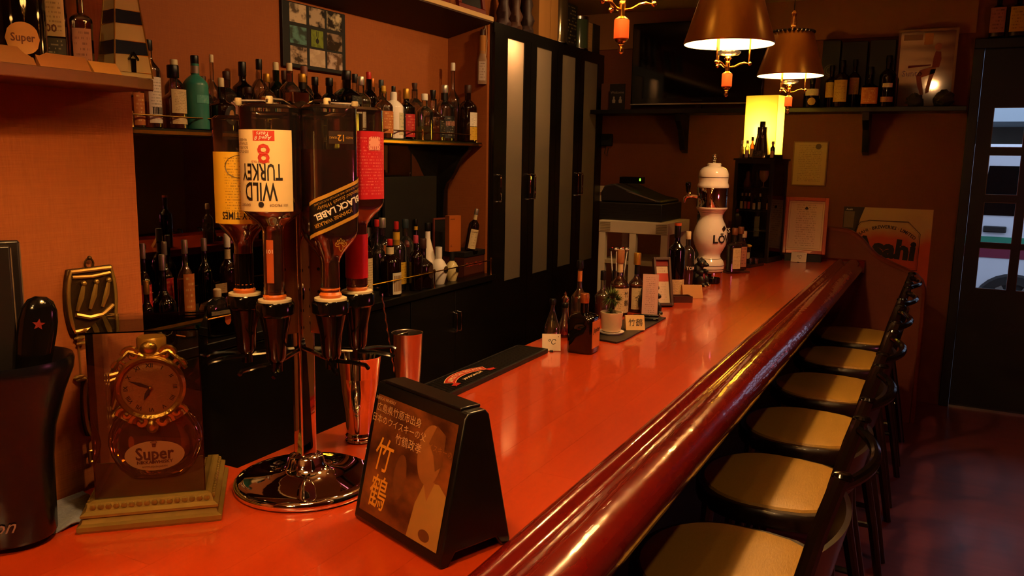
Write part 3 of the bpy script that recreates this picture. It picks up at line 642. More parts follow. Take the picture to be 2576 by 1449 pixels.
inner_wall(b1, 'wt', .0475, 2); glass_foot(b1, .0475, 2); fnn = surf(.0475 * .36, 2, 1); g = G(); g.loft([[fnn(-.006 + .012 * i / 4, HB * t) for i in range(5)] for t in (.70, .93)], False, False, False); nl = g.build('neck_label', mat('wt_neck', '#a34a1c', .5), b1)
letter('101', .009, surf(.0475 * .36, 2, 1, .0014), INKW, nl, v0=HB * .76)
# slanted label bottle
b2 = bottle('whisky_bottle', 'upturned square whisky bottle with slanted black label, amber to the top', (*QJ, ZB + .002), HB, .0395, 'jw', GCLEAR, None,
       [(.135, .20, .022, mat('jw_small', '#2a1a10', .5), -.004, None, [('12', .014, 0, .168, INKG, dict(bold=.02)), ('YEARS', .005, .014, .168, INKG, {}), ('AGED', .005, -.014, .168, INKG, {})])],
       rz=A0 + radians(24), n=5, liquid=HEROL, fill=(.23, .985), flip=True, seg=40, group='upturned bottles in the dispenser')
inner_wall(b2, 'jw', .0395, 5); glass_foot(b2, .0395, 5); sl = .40; fj = surf(.0395, 5, 1, .0009)
def slant(u0, u1, v0, v1, name, mt_, eps, par):
    f_ = surf(.0395, 5, 1, eps); K = 16; us = [u0 + (u1 - u0) * i / K for i in range(K + 1)]
    return G().loft([[f_(u, v0 + sl * u) for u in us], [f_(u, v1 + sl * u) for u in us]], False, False, False).build(name, mt_, par, smooth=True)
jl = slant(-.062, .06, .135, .187, 'label', mat('jw_black', '#0f0a07', .35), .0009, b2)
slant(-.062, .06, .131, .137, 'gold_edge', INKG, .0011, jl); slant(-.062, .06, .185, .191, 'gold_edge', INKG, .0011, jl)
f_ = surf(.0395, 5, 1, .0015); rt_ = math.atan(sl)
def jtxt(s, size, u, v, mt_, **kw): letter(s, size, f_, mt_, jl, u0=u, v0=v + sl * u, rot=rt_, **kw)
jtxt('JOHNNIE WALKER', .0085, .012, .175, INKG, bold=.01); jtxt('BLACK LABEL', .0145, .004, .161, INKW, bold=.03); jtxt('Blended Scotch Whisky', .0085, 0, .149, INKG, shear=.4); jtxt('DISTILLED, BLENDED AND BOTTLED IN SCOTLAND', .0042, .0, .141, INKG)
letter('⚜', .022, f_, INKG, jl, u0=0, v0=.222)
bottle('whisky_bottle', 'upturned bottle with plain yellow label, behind the cream label one', (*QE, ZB - .016), HB - .012, .0435, 'et', GCLEAR, None,
       [(.20, .60, .058, P_ET, 0, None, [('EARLY TIMES', .017, 0, .55, INK, dict(bold=.015, xs=.7)), ('●', .05, 0, .27, mat('et_seal', '#4a3a14', .6), dict(xs=1.4))])],
       rz=A0 + radians(4), liquid=HEROL, fill=(.6, .985), flip=True, seg=32, band=(.78, .985, BLACKG), group='upturned bottles in the dispenser')
bottle('whisky_bottle', 'upturned bottle with bright red label and red neck sleeve', (*QR, ZB + .004), HB + .004, .041, 'rd', GCLEAR, None,
       [(.13, .50, .062, P_RD, -.006, None, [('◼', .03, -.006, .19, mat('rd_sq', '#e6a38c', .6), {}), ('●', .03, -.006, .185, INKR, {})])],
       rz=A0 + radians(28), n=4, liquid=HEROL, fill=(.5, .985), flip=True, seg=32, band=(.70, .95, mat('rd_sleeve', '#b00d18', .45)), group='upturned bottles in the dispenser')

# ------------------------------------------------------------------ clock bottle in its acrylic case
ck = thing('clock_case', 'gold clock over a round whisky flask in an acrylic case', 'clock', (-1.160, .922, 0), radians(-46.5))
SQ = lambda s, z: [(s, -s, z), (s, s, z), (-s, s, z), (-s, -s, z)]
G().loft([SQ(.106, 0), SQ(.108, .004), SQ(.108, .011), SQ(.102, .014), SQ(.099, .022), SQ(.103, .024), SQ(.103, .028), SQ(.096, .032), SQ(.092, .044), SQ(.086, .046)]).build('stepped_base', GOLDP, ck, smooth=False)
g = G()
for sgn, ax in ((1, 'x'), (1, 'y'), (-1, 'y')):
    for i in range(16):
        u = -.085 + .17 * i / 15
        if ax == 'x': g.sphere((.0945, u, .038), (.0035, .0055, .005), 6, 4)
        else: g.sphere((u, sgn * .0945, .038), (.0055, .0035, .005), 6, 4)
g.build('base_ornament', GOLDP, ck)
A_ = .083; t_ = .002
for q in ((A_ - t_, -A_, .046, A_, A_, .316), (-A_, -A_, .046, -A_ + t_, A_, .316), (-A_ + t_, -A_, .046, A_ - t_, -A_ + t_, .316), (-A_ + t_, A_ - t_, .046, A_ - t_, A_, .316), (-A_, -A_, .316, A_, A_, .3185)):
    G().box(*q).build('acrylic_panel', ACRYL, ck, smooth=False)
zc = .110
fl = G().loft([[(.030 * s * cos(2 * pi * j / 40) , .076 * s * sin(2 * pi * j / 40), zc + zz) for j in range(40)] for s, zz in ((.45, -.063), (.60, -.060), (.80, -.045), (.95, -.02), (1, 0), (.97, .018), (.86, .038), (.66, .055), (.40, .068), (.2, .078), (.17, .09), (.17, .14))]).build('flask', glass('flask_glass', (.95, .8, .6), rough=.02, boost=2.4, haze=.03), ck)
G().loft([[(.026 * s * cos(2 * pi * j / 32) , .071 * s * sin(2 * pi * j / 32), zc + zz) for j in range(32)] for s, zz in ((.45, -.060), (.60, -.056), (.80, -.042), (.95, -.02), (1, 0), (.97, .016), (.84, .038), (.62, .055))]).build('whisky', mat('flask_amber', (.97, .62, .20, 1), .0, trans=1, ior=1.33), fl)
lb = G().loft([[(.031 + .0004 - .012 * (k * cos(a) * .047 / .076) ** 2, k * .047 * cos(a), zc - .016 + k * .026 * sin(a)) for a in [2 * pi * j / 28 for j in range(28)]] for k in (1, .5, .02)], False, False).build('label', mat('flask_label', '#cfa268', .6), ck)
fo = lambda u, v: (.0324 - .012 * (u / .076) ** 2, u, v)
letter('Super', .030, fo, INKB, lb, v0=zc - .013, bold=.02, xs=.85); letter('NIKKA WHISKY', .008, fo, INKB, lb, v0=zc - .027, bold=.02); letter('BOTTLED IN JAPAN', .0045, fo, INKB, lb, v0=zc - .035); letter('♛', .014, fo, INKB, lb, v0=zc + .004)
g = G(); K = 14
g.loft([[(.0275, r_ * sin(a), zc + .118 - r_ * cos(a)) for a in [radians(-42 + 84 * i / K) for i in range(K + 1)]] for r_ in (.068, .083)], False, False, False).build('neck_ribbon', mat('ribbon_paper', '#cfa868', .6), ck)
G().lathe([(.021, .262), (.023, .266), (.0235, .288), (.021, .292)], seg=24).build('cap', mat('gold_satin', '#c08a30', .4, .5), ck)
cz_ = .213
RX = Matrix.Translation((.034, 0, cz_)) @ Matrix.Rotation(pi / 2, 4, 'Y')
cl = G().lathe([(.052, -.008), (.055, -.004), (.055, .003), (.051, .008), (.046, .006), (.045, .001)], seg=48).T(RX).build('clock_bezel', GOLD, ck)
G().lathe([(.0465, .0), (.0465, .0015)], seg=40).T(RX).build('dial', mat('bronze_dial', '#a8703a', .45, .4, bump=.6, nscale=300), cl)
fd = lambda u, v: (.034 + .0022, u, cz_ + v)
for k, s in enumerate(('XII', 'I', 'II', 'III', 'IIII', 'V', 'VI', 'VII', 'VIII', 'IX', 'X', 'XI')):
    a = -2 * pi * k / 12; letter(s, .0095, fd, INK, cl, 'numeral', u0=-.0375 * sin(a), v0=.0375 * cos(a), rot=a, bold=.015)
def hand(L, a, wd): patch([(-wd * cos(a), -wd * sin(a)), (L * .5 * sin(-a) - wd * 1.6 * cos(a), L * .5 * cos(a) - wd * 1.6 * sin(a)), (L * sin(-a), L * cos(a)), (L * .5 * sin(-a) + wd * 1.6 * cos(a), L * .5 * cos(a) + wd * 1.6 * sin(a)), (wd * cos(a), wd * sin(a))], lambda u, v: (.034 + .0035, u, cz_ + v), 'hand', BLACKM, cl)
hand(.036, radians(68), .0018); hand(.024, radians(152), .0022)
G().sphere((.038, 0, cz_), .003, 8, 6).build('hub', GOLD, cl)
g = G()
def scroll(cx, cz, r0, a0, turns, sgn): return [(.034, cx + sgn * r0 * (1 - q) * cos(a0 + turns * 2 * pi * q), cz + r0 * (1 - q) * sin(a0 + turns * 2 * pi * q)) for q in [i / 14 for i in range(14)]]
for s in (-1, 1):
    g.tube(scroll(s * .044, cz_ + .036, .012, 0, 1.1, s), .0035, 6); g.tube(scroll(s * .026, cz_ + .056, .015, 0, 1.1, s), .004, 6); g.tube(scroll(s * .04, cz_ - .044, .014, 0, 1.1, s), .004, 6); g.tube(scroll(s * .018, cz_ - .058, .016, 0, 1.1, s), .005, 6)
    g.tube([(.034, s * .008, cz_ + .054), (.034, s * .03, cz_ + .062), (.034, s * .046, cz_ + .046), (.034, s * .056, cz_ + .03)], .004, 6)
g.sphere((.036, 0, cz_ + .066), (.006, .014, .012), 10, 6).sphere((.036, 0, cz_ - .066), (.006, .01, .012), 10, 6)
g.build('scroll_ornament', GOLD, cl)

# ------------------------------------------------------------------ black bucket, towel, things at the left edge
BUC = mat('navy_black_plastic', '#090a10', .25)
tw = G(); N = 26; V = []
for i in range(N + 1):
    for j in range(N + 1):
        u, v = i / N, j / N; x = -1.305 + .10 * u + .0 * v; y = .58 + .30 * v - .03 * u
        x += .012 * sin(9 * v + 1) * u; z = .004 + .006 * (sin(14 * u + 3 * v) * .5 + .5) * (u ** .5) + .004 * sin(31 * v + 9 * u) * u + .010 * max(0, sin(6 * v)) * u
        V.append((x, y, max(.003, z)))
tw.add(V, [(i * (N + 1) + j, (i + 1) * (N + 1) + j, (i + 1) * (N + 1) + j + 1, i * (N + 1) + j + 1) for i in range(N) for j in range(N)])
o = tw.build('folded_towel', TOWEL); tag(o, 'grey-blue terry towel lying under the black bucket', 'towel')
md = o.modifiers.new('thick', 'SOLIDIFY'); md.thickness = .003; md.offset = -1
BX, BY = -1.222, .708
bu = thing('ice_bucket', 'tall navy-black plastic bucket with silver script, at the left edge', 'bucket', (BX, BY, .012), atan2(-BY, -BX))
G().lathe([(.056, 0), (.059, .005), (.061, .12), (.067, .17), (.083, .225), (.096, .258), (.098, .272), (.096, .279), (.092, .275), (.078, .225), (.06, .15), (.02, .145)], seg=48, sx=.85).build('body', BUC, bu)
letter('Wilkinson', .030, lambda u, v: (.0525 * cos(u / .061), .0615 * sin(u / .061), v), mat('silver_script', '#9a8f86', .35, .6), bu, u0=-.058, v0=.035, shear=.45, xs=.95)
mf = mat('dark_menu_cover', '#15100e', .4)
for k, (dx, dy, hz) in enumerate(((.008, -.018, .295), (-.006, .004, .30))):
    t = thing('menu_folder', ('tall dark menu folder standing in the bucket, the nearer one', 'tall dark menu folder standing in the bucket, the one against the wall')[k], 'menu', (BX + dx, BY + dy, .165), radians(-30), group='menu folders in the bucket')
    G().box(-.006, -.035, 0, .006, .035, hz).build('cover', mf, t, bevel=.003); G().box(-.0045, -.033, .004, .0045, .036, hz - .004).build('pages', mat('page_edge', '#5c4a38', .8), t, smooth=False)
pd = thing('star_paddle', 'black rounded paddle with small red star, standing in the bucket', 'paddle', (BX + .036, BY + .004, .16), radians(-30), rx=radians(-9))
G().loft([[(.016 * s * cos(a), .026 * s * sin(a) , z) for a in [2 * pi * j / 28 for j in range(28)]] for s, z in ((.62, 0), (.72, .06), (.86, .11), (1, .17), (1.0, .19), (.9, .208), (.66, .221), (.3, .227))]).build('grip', BLACKG, pd)
st = []
for k in range(10): rr = .009 if k % 2 == 0 else .0038; a = pi / 2 + k * pi / 5; st.append((rr * cos(a), rr * sin(a)))
patch(st, lambda u, v: (.0166 - .3 * u * u / .026, u, .188 + v), 'star', mat('dull_red', '#6a1812', .5), pd)

# wall plaques on the near-left wall
BRZ = mat('dark_bronze', '#4a3418', .4, .8, bump=.8, nscale=120); BRL = mat('worn_bronze', '#a88440', .35, .8)
def plaque(y, z, w, h, lab, sd):
    random.seed(sd); o = thing('bronze_plaque', lab, 'plaque', (XP, y, z), group='bronze plaques on the wall')
    out = [(.5 * w * (1 - .16 * abs(2 * q) ** 2.2), q * h) for q in [-.5 + i / 10 for i in range(11)]]; out += [(-a, b) for a, b in reversed(out)]
    G().extrude(out, .001, .009, 'x').build('plate', BRZ, o, bevel=.002)
    r = G().tube([(.010, a * .9, b * .92) for a, b in out], .0035, 6, True)
    for k in range(3):
        cy = (-.24 + .24 * k) * w; r.tube([(.011, cy - .07 * w, -.14 * h), (.014, cy, .06 * h), (.012, cy + .07 * w, .24 * h)], [.003, .005, .003], 6).sphere((.013, cy + .07 * w, .27 * h), .005, 8, 6)
    r.tube([(.011, -.34 * w, -.2 * h), (.013, -.1 * w, -.27 * h), (.013, .15 * w, -.26 * h), (.011, .38 * w, -.14 * h)], .004, 6).tube([(.010, -.36 * w, .38 * h), (.012, 0, .36 * h), (.010, .36 * w, .38 * h)], .003, 6)
    r.build('relief', BRL, o)
    G().tube([(.006, .008 * cos(a), h * .5 + .006 + .009 * sin(a)) for a in [2 * pi * i / 12 for i in range(12)]], .002, 6, True).build('hanging_ring', BRZ, o)
    G().sphere((.008, 0, h * .5 + .016), .004, 8, 6).build('nail', BRZ, o)
plaque(.919, .342, .10, .112, 'dark bronze barrel-shaped relief plaque hanging higher on the wall', 3)
plaque(.928, .152, .082, .105, 'dark bronze relief plaque hanging lower, half behind the clock case', 4)
g = G()
for k, (y, z) in enumerate(((.892, .278), (.896, .268), (.886, .21), (.89, .205))): g.sphere((XP + .007, y, z), (.005, .011, .004), 8, 6)
g.tube([(XP + .004, .89, .285), (XP + .004, .892, .2)], .0018, 6); tag(g.build('brass_strap', BRL), 'small brass strap links between the two wall plaques', 'strap')
g = G().tube([(XP + .006, .905 + .012 * cos(a), .062 + .014 * sin(a)) for a in [2 * pi * i / 4 + pi / 4 for i in range(4)]], .003, 6, True).tube([(XP + .006, .905, .074), (XP + .006, .905, .092)], .002, 6); tag(g.build('brass_buckle', BRL), 'small brass buckle hanging below the lower plaque', 'buckle')

# shelf on the near-left wall with its bottles
sf = [(XP, .2), (-1.155, .2), (-1.16, .5), (-1.168, .72), (-1.176, .86), (-1.182, .94), (-1.20, .985), (XP, .99)]
tag(G().extrude(sf, .698, .717, 'z').build('corner_shelf', wood('shelf_brown', '#4a2812', '#6e3e1e', .45, .1, 1), smooth=False, bevel=.002), 'brown wooden wall shelf at the upper left, rounded at its end', 'shelf')
def shy(px, py): return at(px, py, x=-1.24).y
LZ = .7175
bottle('whisky_bottle', 'dark round whisky bottle with cream oval label at the upper left corner', (-1.232, shy(42, 110), LZ), .26, .037, 'squat', GBLACK, C_BLACK, [(.06, .235, .0235, mat('super_label', '#c08a48', .6), .008, 'oval', [('Super', .016, 0, .15, INKB, dict(bold=.02, xs=.85))])], rz=radians(-38))
bottle('whisky_bottle', 'tall bottle with a cream label above a dark one, on the corner shelf', (-1.262, shy(148, 125), LZ), .25, .027, 'square', GGREEN, C_BLACK, [(.21, .62, .0235, L_CREAM, 0, None, [('200', .016, 0, .255, INKB, dict(bold=.02))]), (.02, .20, .0235, L_BLK)], rz=radians(-35), n=5)
bottle('whisky_bottle', 'small clear bottle with faded pink label beside the lighthouse', (-1.245, shy(214, 145), LZ), .14, .0165, 'fat', GAMBER, C_BROWN, [(.08, .50, .0135, L_PINK)], rz=radians(-35), n=4)
lh = thing('lighthouse_bottle', 'lighthouse-shaped bottle with navy and cream bands and gold edges', 'bottle', (-1.232, shy(302, 185) + .003, LZ), radians(-12))
NAVY = mat('navy_glaze', '#161c30', .25); CRG = mat('cream_glaze', '#b9a578', .3); lev = [0, .008, .036, .058, .085, .107, .13]
wz = lambda z: .032 - .1 * z
for k in range(6):
    z0, z1 = lev[k], lev[k + 1]; G().loft([SQ(wz(z0), z0), SQ(wz(z1), z1)]).build('band', (CRG, CRG, NAVY, CRG, NAVY, CRG)[k], lh, smooth=False)
g = G()
for sx in (-1, 1):
    for sy in (-1, 1): g.tube([(sx * wz(z), sy * wz(z), z) for z in lev], .0014, 6)
for z in lev[1:]: g.tube([(sx * wz(z), sy * wz(z), z) for sx, sy in ((1, 1), (-1, 1), (-1, -1), (1, -1))], .0009, 6, True)
g.build('gold_edging', GOLD, lh)
g = G().box(.026, -.004, .008, .0325, .004, .03).build('door', BLACKG, lh, smooth=False); G().extrude([(-.008, .030), (0, .041), (.008, .030), (.008, .027), (0, .037), (-.008, .027)], .026, .035, 'x').build('porch', BLACKG, g)
G().lathe([(.015, .13), (.015, .155), (.019, .158), (.003, .18)], seg=12).build('lantern', NAVY, lh)
for k, (a, b, c_) in enumerate(((.60, .775, '#8a5a2c'), (.778, .862, '#96602e'), (.865, .915, '#c08a40'))):
    t = thing('wooden_card', ('long plain wooden name card at the left of the corner shelf', 'plain wooden name card in front of the tall shelf bottle', 'pale wooden name card beside the lighthouse bottle')[k], 'card', (-1.198, (a + b) / 2, LZ), radians(2), group='name cards on the corner shelf')
    h_ = (b - a) / 2; G().extrude([(.012, 0), (-.002, .026 - .004 * k), (-.006, .026 - .004 * k), (.002, 0)], -h_, h_, 'y').build('face', mat('card_wood_%d' % k, c_, .6, noise=.15, nscale=30, stretch=(1, .1, 1)), t, smooth=False)

# ------------------------------------------------------------------ shakers, spoon, sign, mat
sk = thing('cocktail_shaker', 'mirror polished steel shaker tin with beaded foot', 'shaker', (-1.057, 1.345, 0))
HS = zat(893, -1.057, 1.345)
pf = [(.028, 0), (.031, .003)] + [(.029 + .0016 * (q % 2), .005 + .003 * q) for q in range(5)] + [(.028, .022), (.031, .06), (.038, .12), (.0455, HS - .003), (.0468, HS), (.044, HS - .001), (.038, .11), (.028, .04), (.01, .038)]
G().lathe(pf, seg=48).build('tin', CHROME, sk)
sk2 = thing('cocktail_shaker', 'brushed steel shaker tin standing behind the polished one', 'shaker', (-1.085, 1.56, 0))
H2 = zat(836, -1.085, 1.56)
G().lathe([(.024, 0), (.026, .003), (.036, H2 - .002), (.0368, H2), (.035, H2 - .001), (.026, .02), (.005, .018)], seg=40).build('tin', STEEL, sk2)
ji = thing('jigger', 'small steel spring clip inside the brushed tin', 'strainer', (-1.085, 1.56, H2 - .055)); G().box(-.014, -.02, 0, -.011, .02, .052).box(.0, -.022, 0, .002, -.008, .05).build('clip', CHROME, ji, bevel=.001)
bs = thing('bar_spoon', 'twisted steel bar spoon leaning in the brushed tin', 'spoon', (-1.085, 1.56, .03))
pts = [(-.018 - .02 * q, -.012 - .034 * q, .01 + .245 * q) for q in [i / 40 for i in range(41)]]
G().tube([(x + .0012 * cos(i * 1.6), y + .0012 * sin(i * 1.6), z) for i, (x, y, z) in enumerate(pts)], .0018, 6).build('handle', STEEL, bs)
G().sphere((-.018, -.012, .006), (.008, .010, .004), 10, 6).build('bowl', STEEL, bs)

af = thing('counter_sign', 'black A-frame counter sign with brown poster and gold calligraphy', 'sign', (-.694, 1.06, 0), radians(-110))
G().extrude([(.066, 0), (.070, .006), (.023, .220), (.016, .228), (-.016, .228), (-.023, .220), (-.070, .006), (-.066, 0), (-.052, 0), (-.04, .018), (.04, .018), (.052, 0)], -.117, .117, 'y').build('stand', mat('black_abs', '#0b0908', .28), af, bevel=.003)
G().box(-.02, -.10, .226, .018, .10, .232).build('top_ridge', mat('black_abs', '#0b0908', .28), af, bevel=.002)
S_ = Vector((-.047, 0, .214)); sl_ = S_.length; S_.normalize(); N_ = Vector((.214, 0, .047)).normalized(); O_ = Vector((.070, 0, .006))
def fa(e): return lambda u, v: tuple(O_ + Vector((0, 1, 0)) * u + S_ * v + N_ * e)
mt = bpy.data.materials.new('sepia_poster'); mt.use_nodes = True; nt = mt.node_tree; b = nt.nodes['Principled BSDF']; b.inputs['Roughness'].default_value = .28
tc = nt.nodes.new('ShaderNodeTexCoord'); nz = nt.nodes.new('ShaderNodeTexNoise'); nz.inputs['Scale'].default_value = 3.2; nz.inputs['Detail'].default_value = 5; cr = nt.nodes.new('ShaderNodeValToRGB')
nt.links.new(tc.outputs['Generated'], nz.inputs['Vector']); nt.links.new(nz.outputs['Fac'], cr.inputs[0]); cr.color_ramp.elements[0].color = hx('#3c1c0a'); cr.color_ramp.elements[0].position = .35; cr.color_ramp.elements[1].color = hx('#8a4c1e'); cr.color_ramp.elements[1].position = .7
nt.links.new(cr.outputs[0], b.inputs['Base Color'])
po = patch([(-.105, .016), (.105, .016), (.105, .208), (-.105, .208)], fa(.0006), 'poster', mt, af)
SEP = mat('sepia_light', '#8e5a2a', .35, noise=.25, nscale=30); SEP2 = mat('sepia_cream', '#9c7436', .35, noise=.2, nscale=14); SEP3 = mat('sepia_dark', '#5a3214', .35); SEP4 = mat('sepia_mid', '#6a3c18', .35, noise=.4, nscale=40)
patch([(.052 + .030 * cos(a), .148 + .046 * sin(a)) for a in [2 * pi * i / 24 for i in range(24)]], fa(.0009), 'head_shape', SEP, po)
patch([(.028, .016), (.105, .016), (.105, .10), (.085, .112), (.052, .108), (.036, .07)], fa(.00085), 'coat_shape', SEP2, po)
patch([(.045, .112), (.075, .112), (.062, .08)], fa(.001), 'collar_shape', SEP, po); patch([(.045, .165), (.058, .195), (.082, .185), (.085, .14), (.07, .128), (.06, .15)], fa(.00105), 'hair_shape', SEP4, po)
patch([(-.012 + .016 * cos(a), .095 + .036 * sin(a)) for a in [2 * pi * i / 20 for i in range(20)]], fa(.0009), 'hand_shape', SEP4, po); patch([(.07 + .014 * cos(a), .03 + .009 * sin(a)) for a in [2 * pi * i / 16 for i in range(16)]], fa(.001), 'cap_shape', SEP3, po)
POI = mat('poster_pale_ink', '#c9a070', .5); PGO = mat('poster_gold', '#d99a2c', .4)
for s, size, u, v in (('NIKKA WHISKY', .008, -.082, .202), ('広島県竹原市出身', .0155, -.042, .187), ('日本のウイスキーの父', .0148, -.038, .169), ('竹鶴政孝', .0175, -.005, .149)): letter(s, size, fa(.0012), POI, po, u0=u, v0=v)
letter('竹', .058, fa(.0012), PGO, po, u0=-.065, v0=.112, bold=.004, shear=.15, xs=.85); letter('鶴', .058, fa(.0012), PGO, po, u0=-.062, v0=.052, bold=.004, shear=.1, xs=.85)
letter('ウイスキーの', .012, fa(.0012), SEP, po, u0=.068, v0=.16)

bm_ = thing('bar_mat', 'black ribbed rubber bar mat with a red ribbon emblem', 'mat', (0, 0, 0))
RUB = mat('black_rubber', '#0d0a09', .5); mx0, mx1, my0, my1 = -1.158, -1.052, 1.66, 2.27
G().box(mx0, my0, 0, mx1, my1, .007).box(mx0, my0, .007, mx0 + .006, my1, .014).box(mx1 - .008, my0, .007, mx1, my1, .014).box(mx0, my0, .007, mx1, my0 + .006, .014).box(mx0, my1 - .006, .007, mx1, my1, .014).build('mat_body', RUB, bm_, smooth=False, bevel=.001)
g = G(); k = my0 + .012
while k < my1 - .01: g.box(mx0 + .008, k, .007, mx1 - .010, k + .0035, .0125); k += .0085
r = g.build('ribs', RUB, bm_, smooth=False); r['kind'] = 'stuff'
lc = at(1208, 950, z=.013); fm = lambda e: (lambda u, v: (-1.1235 - v * .92, lc.y + u, .0142 + e))
RR = .16; arc = lambda r_, a0, a1, n=18: [(r_ * sin(a), r_ * cos(a) - RR) for a in [radians(a0 + (a1 - a0) * i / (n - 1)) for i in range(n)]]
em = patch(arc(RR + .022, -34, 34) + list(reversed(arc(RR - .012, -34, 34))), fm(.0), 'emblem', mat('emblem_edge', '#dca87c', .5), bm_)
RB = mat('emblem_red', '#b32a1c', .5)
patch(arc(RR + .0195, -33, 33) + list(reversed(arc(RR - .0095, -33, 33))), fm(.0003), 'ribbon', RB, em)
for s in (-1, 1): patch([(s * .080, -.030), (s * .112, -.022 - .02), (s * .104, -.030 - .02), (s * .110, -.055), (s * .078, -.050)], fm(.0002), 'ribbon_tail', RB, em)
def arctext(s, size, r_, mt_, par, e, **kw):
    v, f = text_uv(s, size, **kw); g = G(); F_ = fm(e); g.add([F_((r_ + y) * sin(x / r_), (r_ + y) * cos(x / r_) - RR) for x, y in v], f); g.build('lettering', mt_, par, smooth=False)
arctext('APPLETON ESTATE', .0215, RR + .004, mat('emblem_cream', '#e6c79a', .5), em, .0006, bold=.02, xs=.95)
letter('JAMAICA RUM', .0155, fm(.0006), mat('emblem_cream', '#e6c79a', .5), em, u0=.005, v0=-.036, bold=.02, shear=.2)
# ------------------------------------------------------------------ things along the inner edge of the counter
def cnt_at(px, py, z=0.0): p = at(px, py, z=z); return p
def small_card(x, y, z, w, h, rz, lab, txt):
    o = thing('logo_card', lab, 'card', (x, y, z), rz, group='little logo cards on the counter')
    T = Matrix.Rotation(radians(-18), 4, 'Y')
    G().box(-.0008, -w / 2, .002, .0008, w / 2, h).T(T).build('card', mat('ivory_card', '#d8cbb0', .5), o, smooth=False)
    fn = lambda u, v: tuple(T @ Vector((.0012, u, v)))
    letter(txt, h * .42, fn, INK, o, v0=h * .52, shear=.2); letter('▪', h * .16, fn, INKB, o, u0=w * .38, v0=h * .84)
    G().box(-.006, -.005, 0, .012, .005, .004).build('holder', BLACKM, o, smooth=False)
p = cnt_at(1387, 884); small_card(p.x, p.y, 0, .058, .055, radians(-62), 'small ivory logo card leaning beside the black square bottle', '℃')
p = cnt_at(2008, 660); small_card(p.x, p.y, 0, .088, .062, radians(-88), 'small ivory logo card in front of the framed certificate', '℃')
bottle('liqueur_bottle', 'squat square black bottle with orange label and bronze stopper', (-.968, 2.35, 0), zat(738, -.968, 2.35) - .0, .0415, 'fat', GBLACK, mat('bronze_stopper', '#8a4c24', .35, .4), [(.10, .56, .0345, mat('jup_label', '#b0622c', .55), 0, None, [('Jupiter', .021, 0, .40, INK, dict(shear=.3, bold=.02))])], rz=radians(2), n=7, seg=32, capr=.0145)
bottle('spirit_bottle', 'tall clear bottle with black cap, behind the black square bottle', (-1.045, 2.49, 0), zat(655, -1.045, 2.49), .0275, 'long', GCLEAR, C_BLACK, [(.1, .4, .02, L_TAN)], liquid=AMBERL, fill=(.02, .35), band=(.74, .87, mat('wood_neck', '#a35c2a', .5)), capr=.0115)
bottle('cruet_bottle', 'clear conical cruet with black lid, behind the small logo card', (-1.118, 2.44, 0), zat(752, -1.118, 2.44), .0265, 'cone', GCLEAR, C_BLACK, liquid=PALE, fill=(.03, .45), capr=.011)
bottle('cruet_bottle', 'clear conical cruet with pink syrup, left of the black square bottle', (-1.106, 2.517, 0), zat(762, -1.106, 2.517), .024, 'cone', GCLEAR, C_BLACK, liquid=liq('pink_syrup', (.8, .25, .3), (.7, .1, .2)), fill=(.03, .2), capr=.011)
pm = thing('pepper_mill', 'slim steel mill with pointed top, among the cruets', 'mill', (-1.13, 2.57, 0)); HM = zat(733, -1.13, 2.57)
G().lathe([(.013, 0), (.0135, .003), (.0125, HM * .78), (.0135, HM * .8), (.012, HM * .86)], seg=20).build('barrel', STEEL, pm); G().lathe([(.011, HM * .86), (.004, HM * .9), (.0055, HM * .94), (.001, HM)], seg=14).build('finial', CHROME, pm)
tr = G().extrude([(-1.03, 2.525), (-.915, 2.505), (-.905, 2.55), (-.905, 3.01), (-1.03, 3.01)], 0, .006, 'z').build('slate_tray', mat('slate', '#15100e', .45), smooth=False, bevel=.001); tag(tr, 'thin dark slate tray under the potted plant', 'tray')
pl = thing('potted_pine', 'small bonsai pine in a white pot with saucer', 'plant', (-.982, 2.63, .006))
G().lathe([(.040, 0), (.044, .004), (.045, .007), (.036, .006)], seg=28).build('saucer', WHITEC, pl); G().lathe([(.026, .006), (.032, .010), (.036, .03), (.037, .06), (.0385, .068), (.0385, .074), (.035, .074), (.034, .066)], seg=32).build('pot', mat('pot_glaze', '#c9b492', .35, noise=.08, nscale=120), pl)
G().lathe([(.034, .064), (.02, .069), (.004, .07)], seg=20).build('soil', mat('moss_soil', '#3a3418', .9, noise=.4, nscale=90, bump=1), pl)
G().tube([(0, 0, .066), (-.006, .004, .085), (.004, -.002, .102), (-.004, .0, .118)], [.006, .005, .004, .003], 8).build('trunk', mat('bark', '#2c1a10', .9), pl)
random.seed(11); g = G()
for c_, r_, n_ in (((-.004, 0, .125), .042, 240), ((.012, .012, .112), .03, 120), ((-.006, -.004, .072), .024, 90)):
    for _ in range(n_):
        d = Vector((random.gauss(0, 1), random.gauss(0, 1), random.gauss(.25, .8))).normalized(); b0 = Vector(c_) + d * r_ * .25; e = Vector(c_) + d * r_ * random.uniform(.7, 1.1); sd = d.cross(Vector((.3, .2, .9))).normalized() * .0022
        g.add([b0 + sd, b0 - sd, e], [(0, 1, 2)])
nd = g.build('needles', mat('pine_green', '#4c5e26', .7, noise=.4, nscale=50), pl, smooth=False); nd['kind'] = 'stuff'
wb = thing('name_block', 'pale wooden block with black brush lettering beside the plant pot', 'sign', (-.935, 2.735, .006), radians(-58))
G().extrude([(.022, 0), (.0, .048), (-.012, .048), (-.016, 0)], -.034, .034, 'y').build('block', mat('pale_cedar', '#c9a468', .55, noise=.1, nscale=40, stretch=(1, .1, 1)), wb, smooth=False, bevel=.001)
letter('竹鶴', .026, lambda u, v: (.0228 - .4583 * v, u, v), INK, wb, v0=.024, bold=.004, shear=.15)
L17 = print_mat('takelabel', '#cdb58a', '#6b4a26', 12, .25); CLA = AMBERL
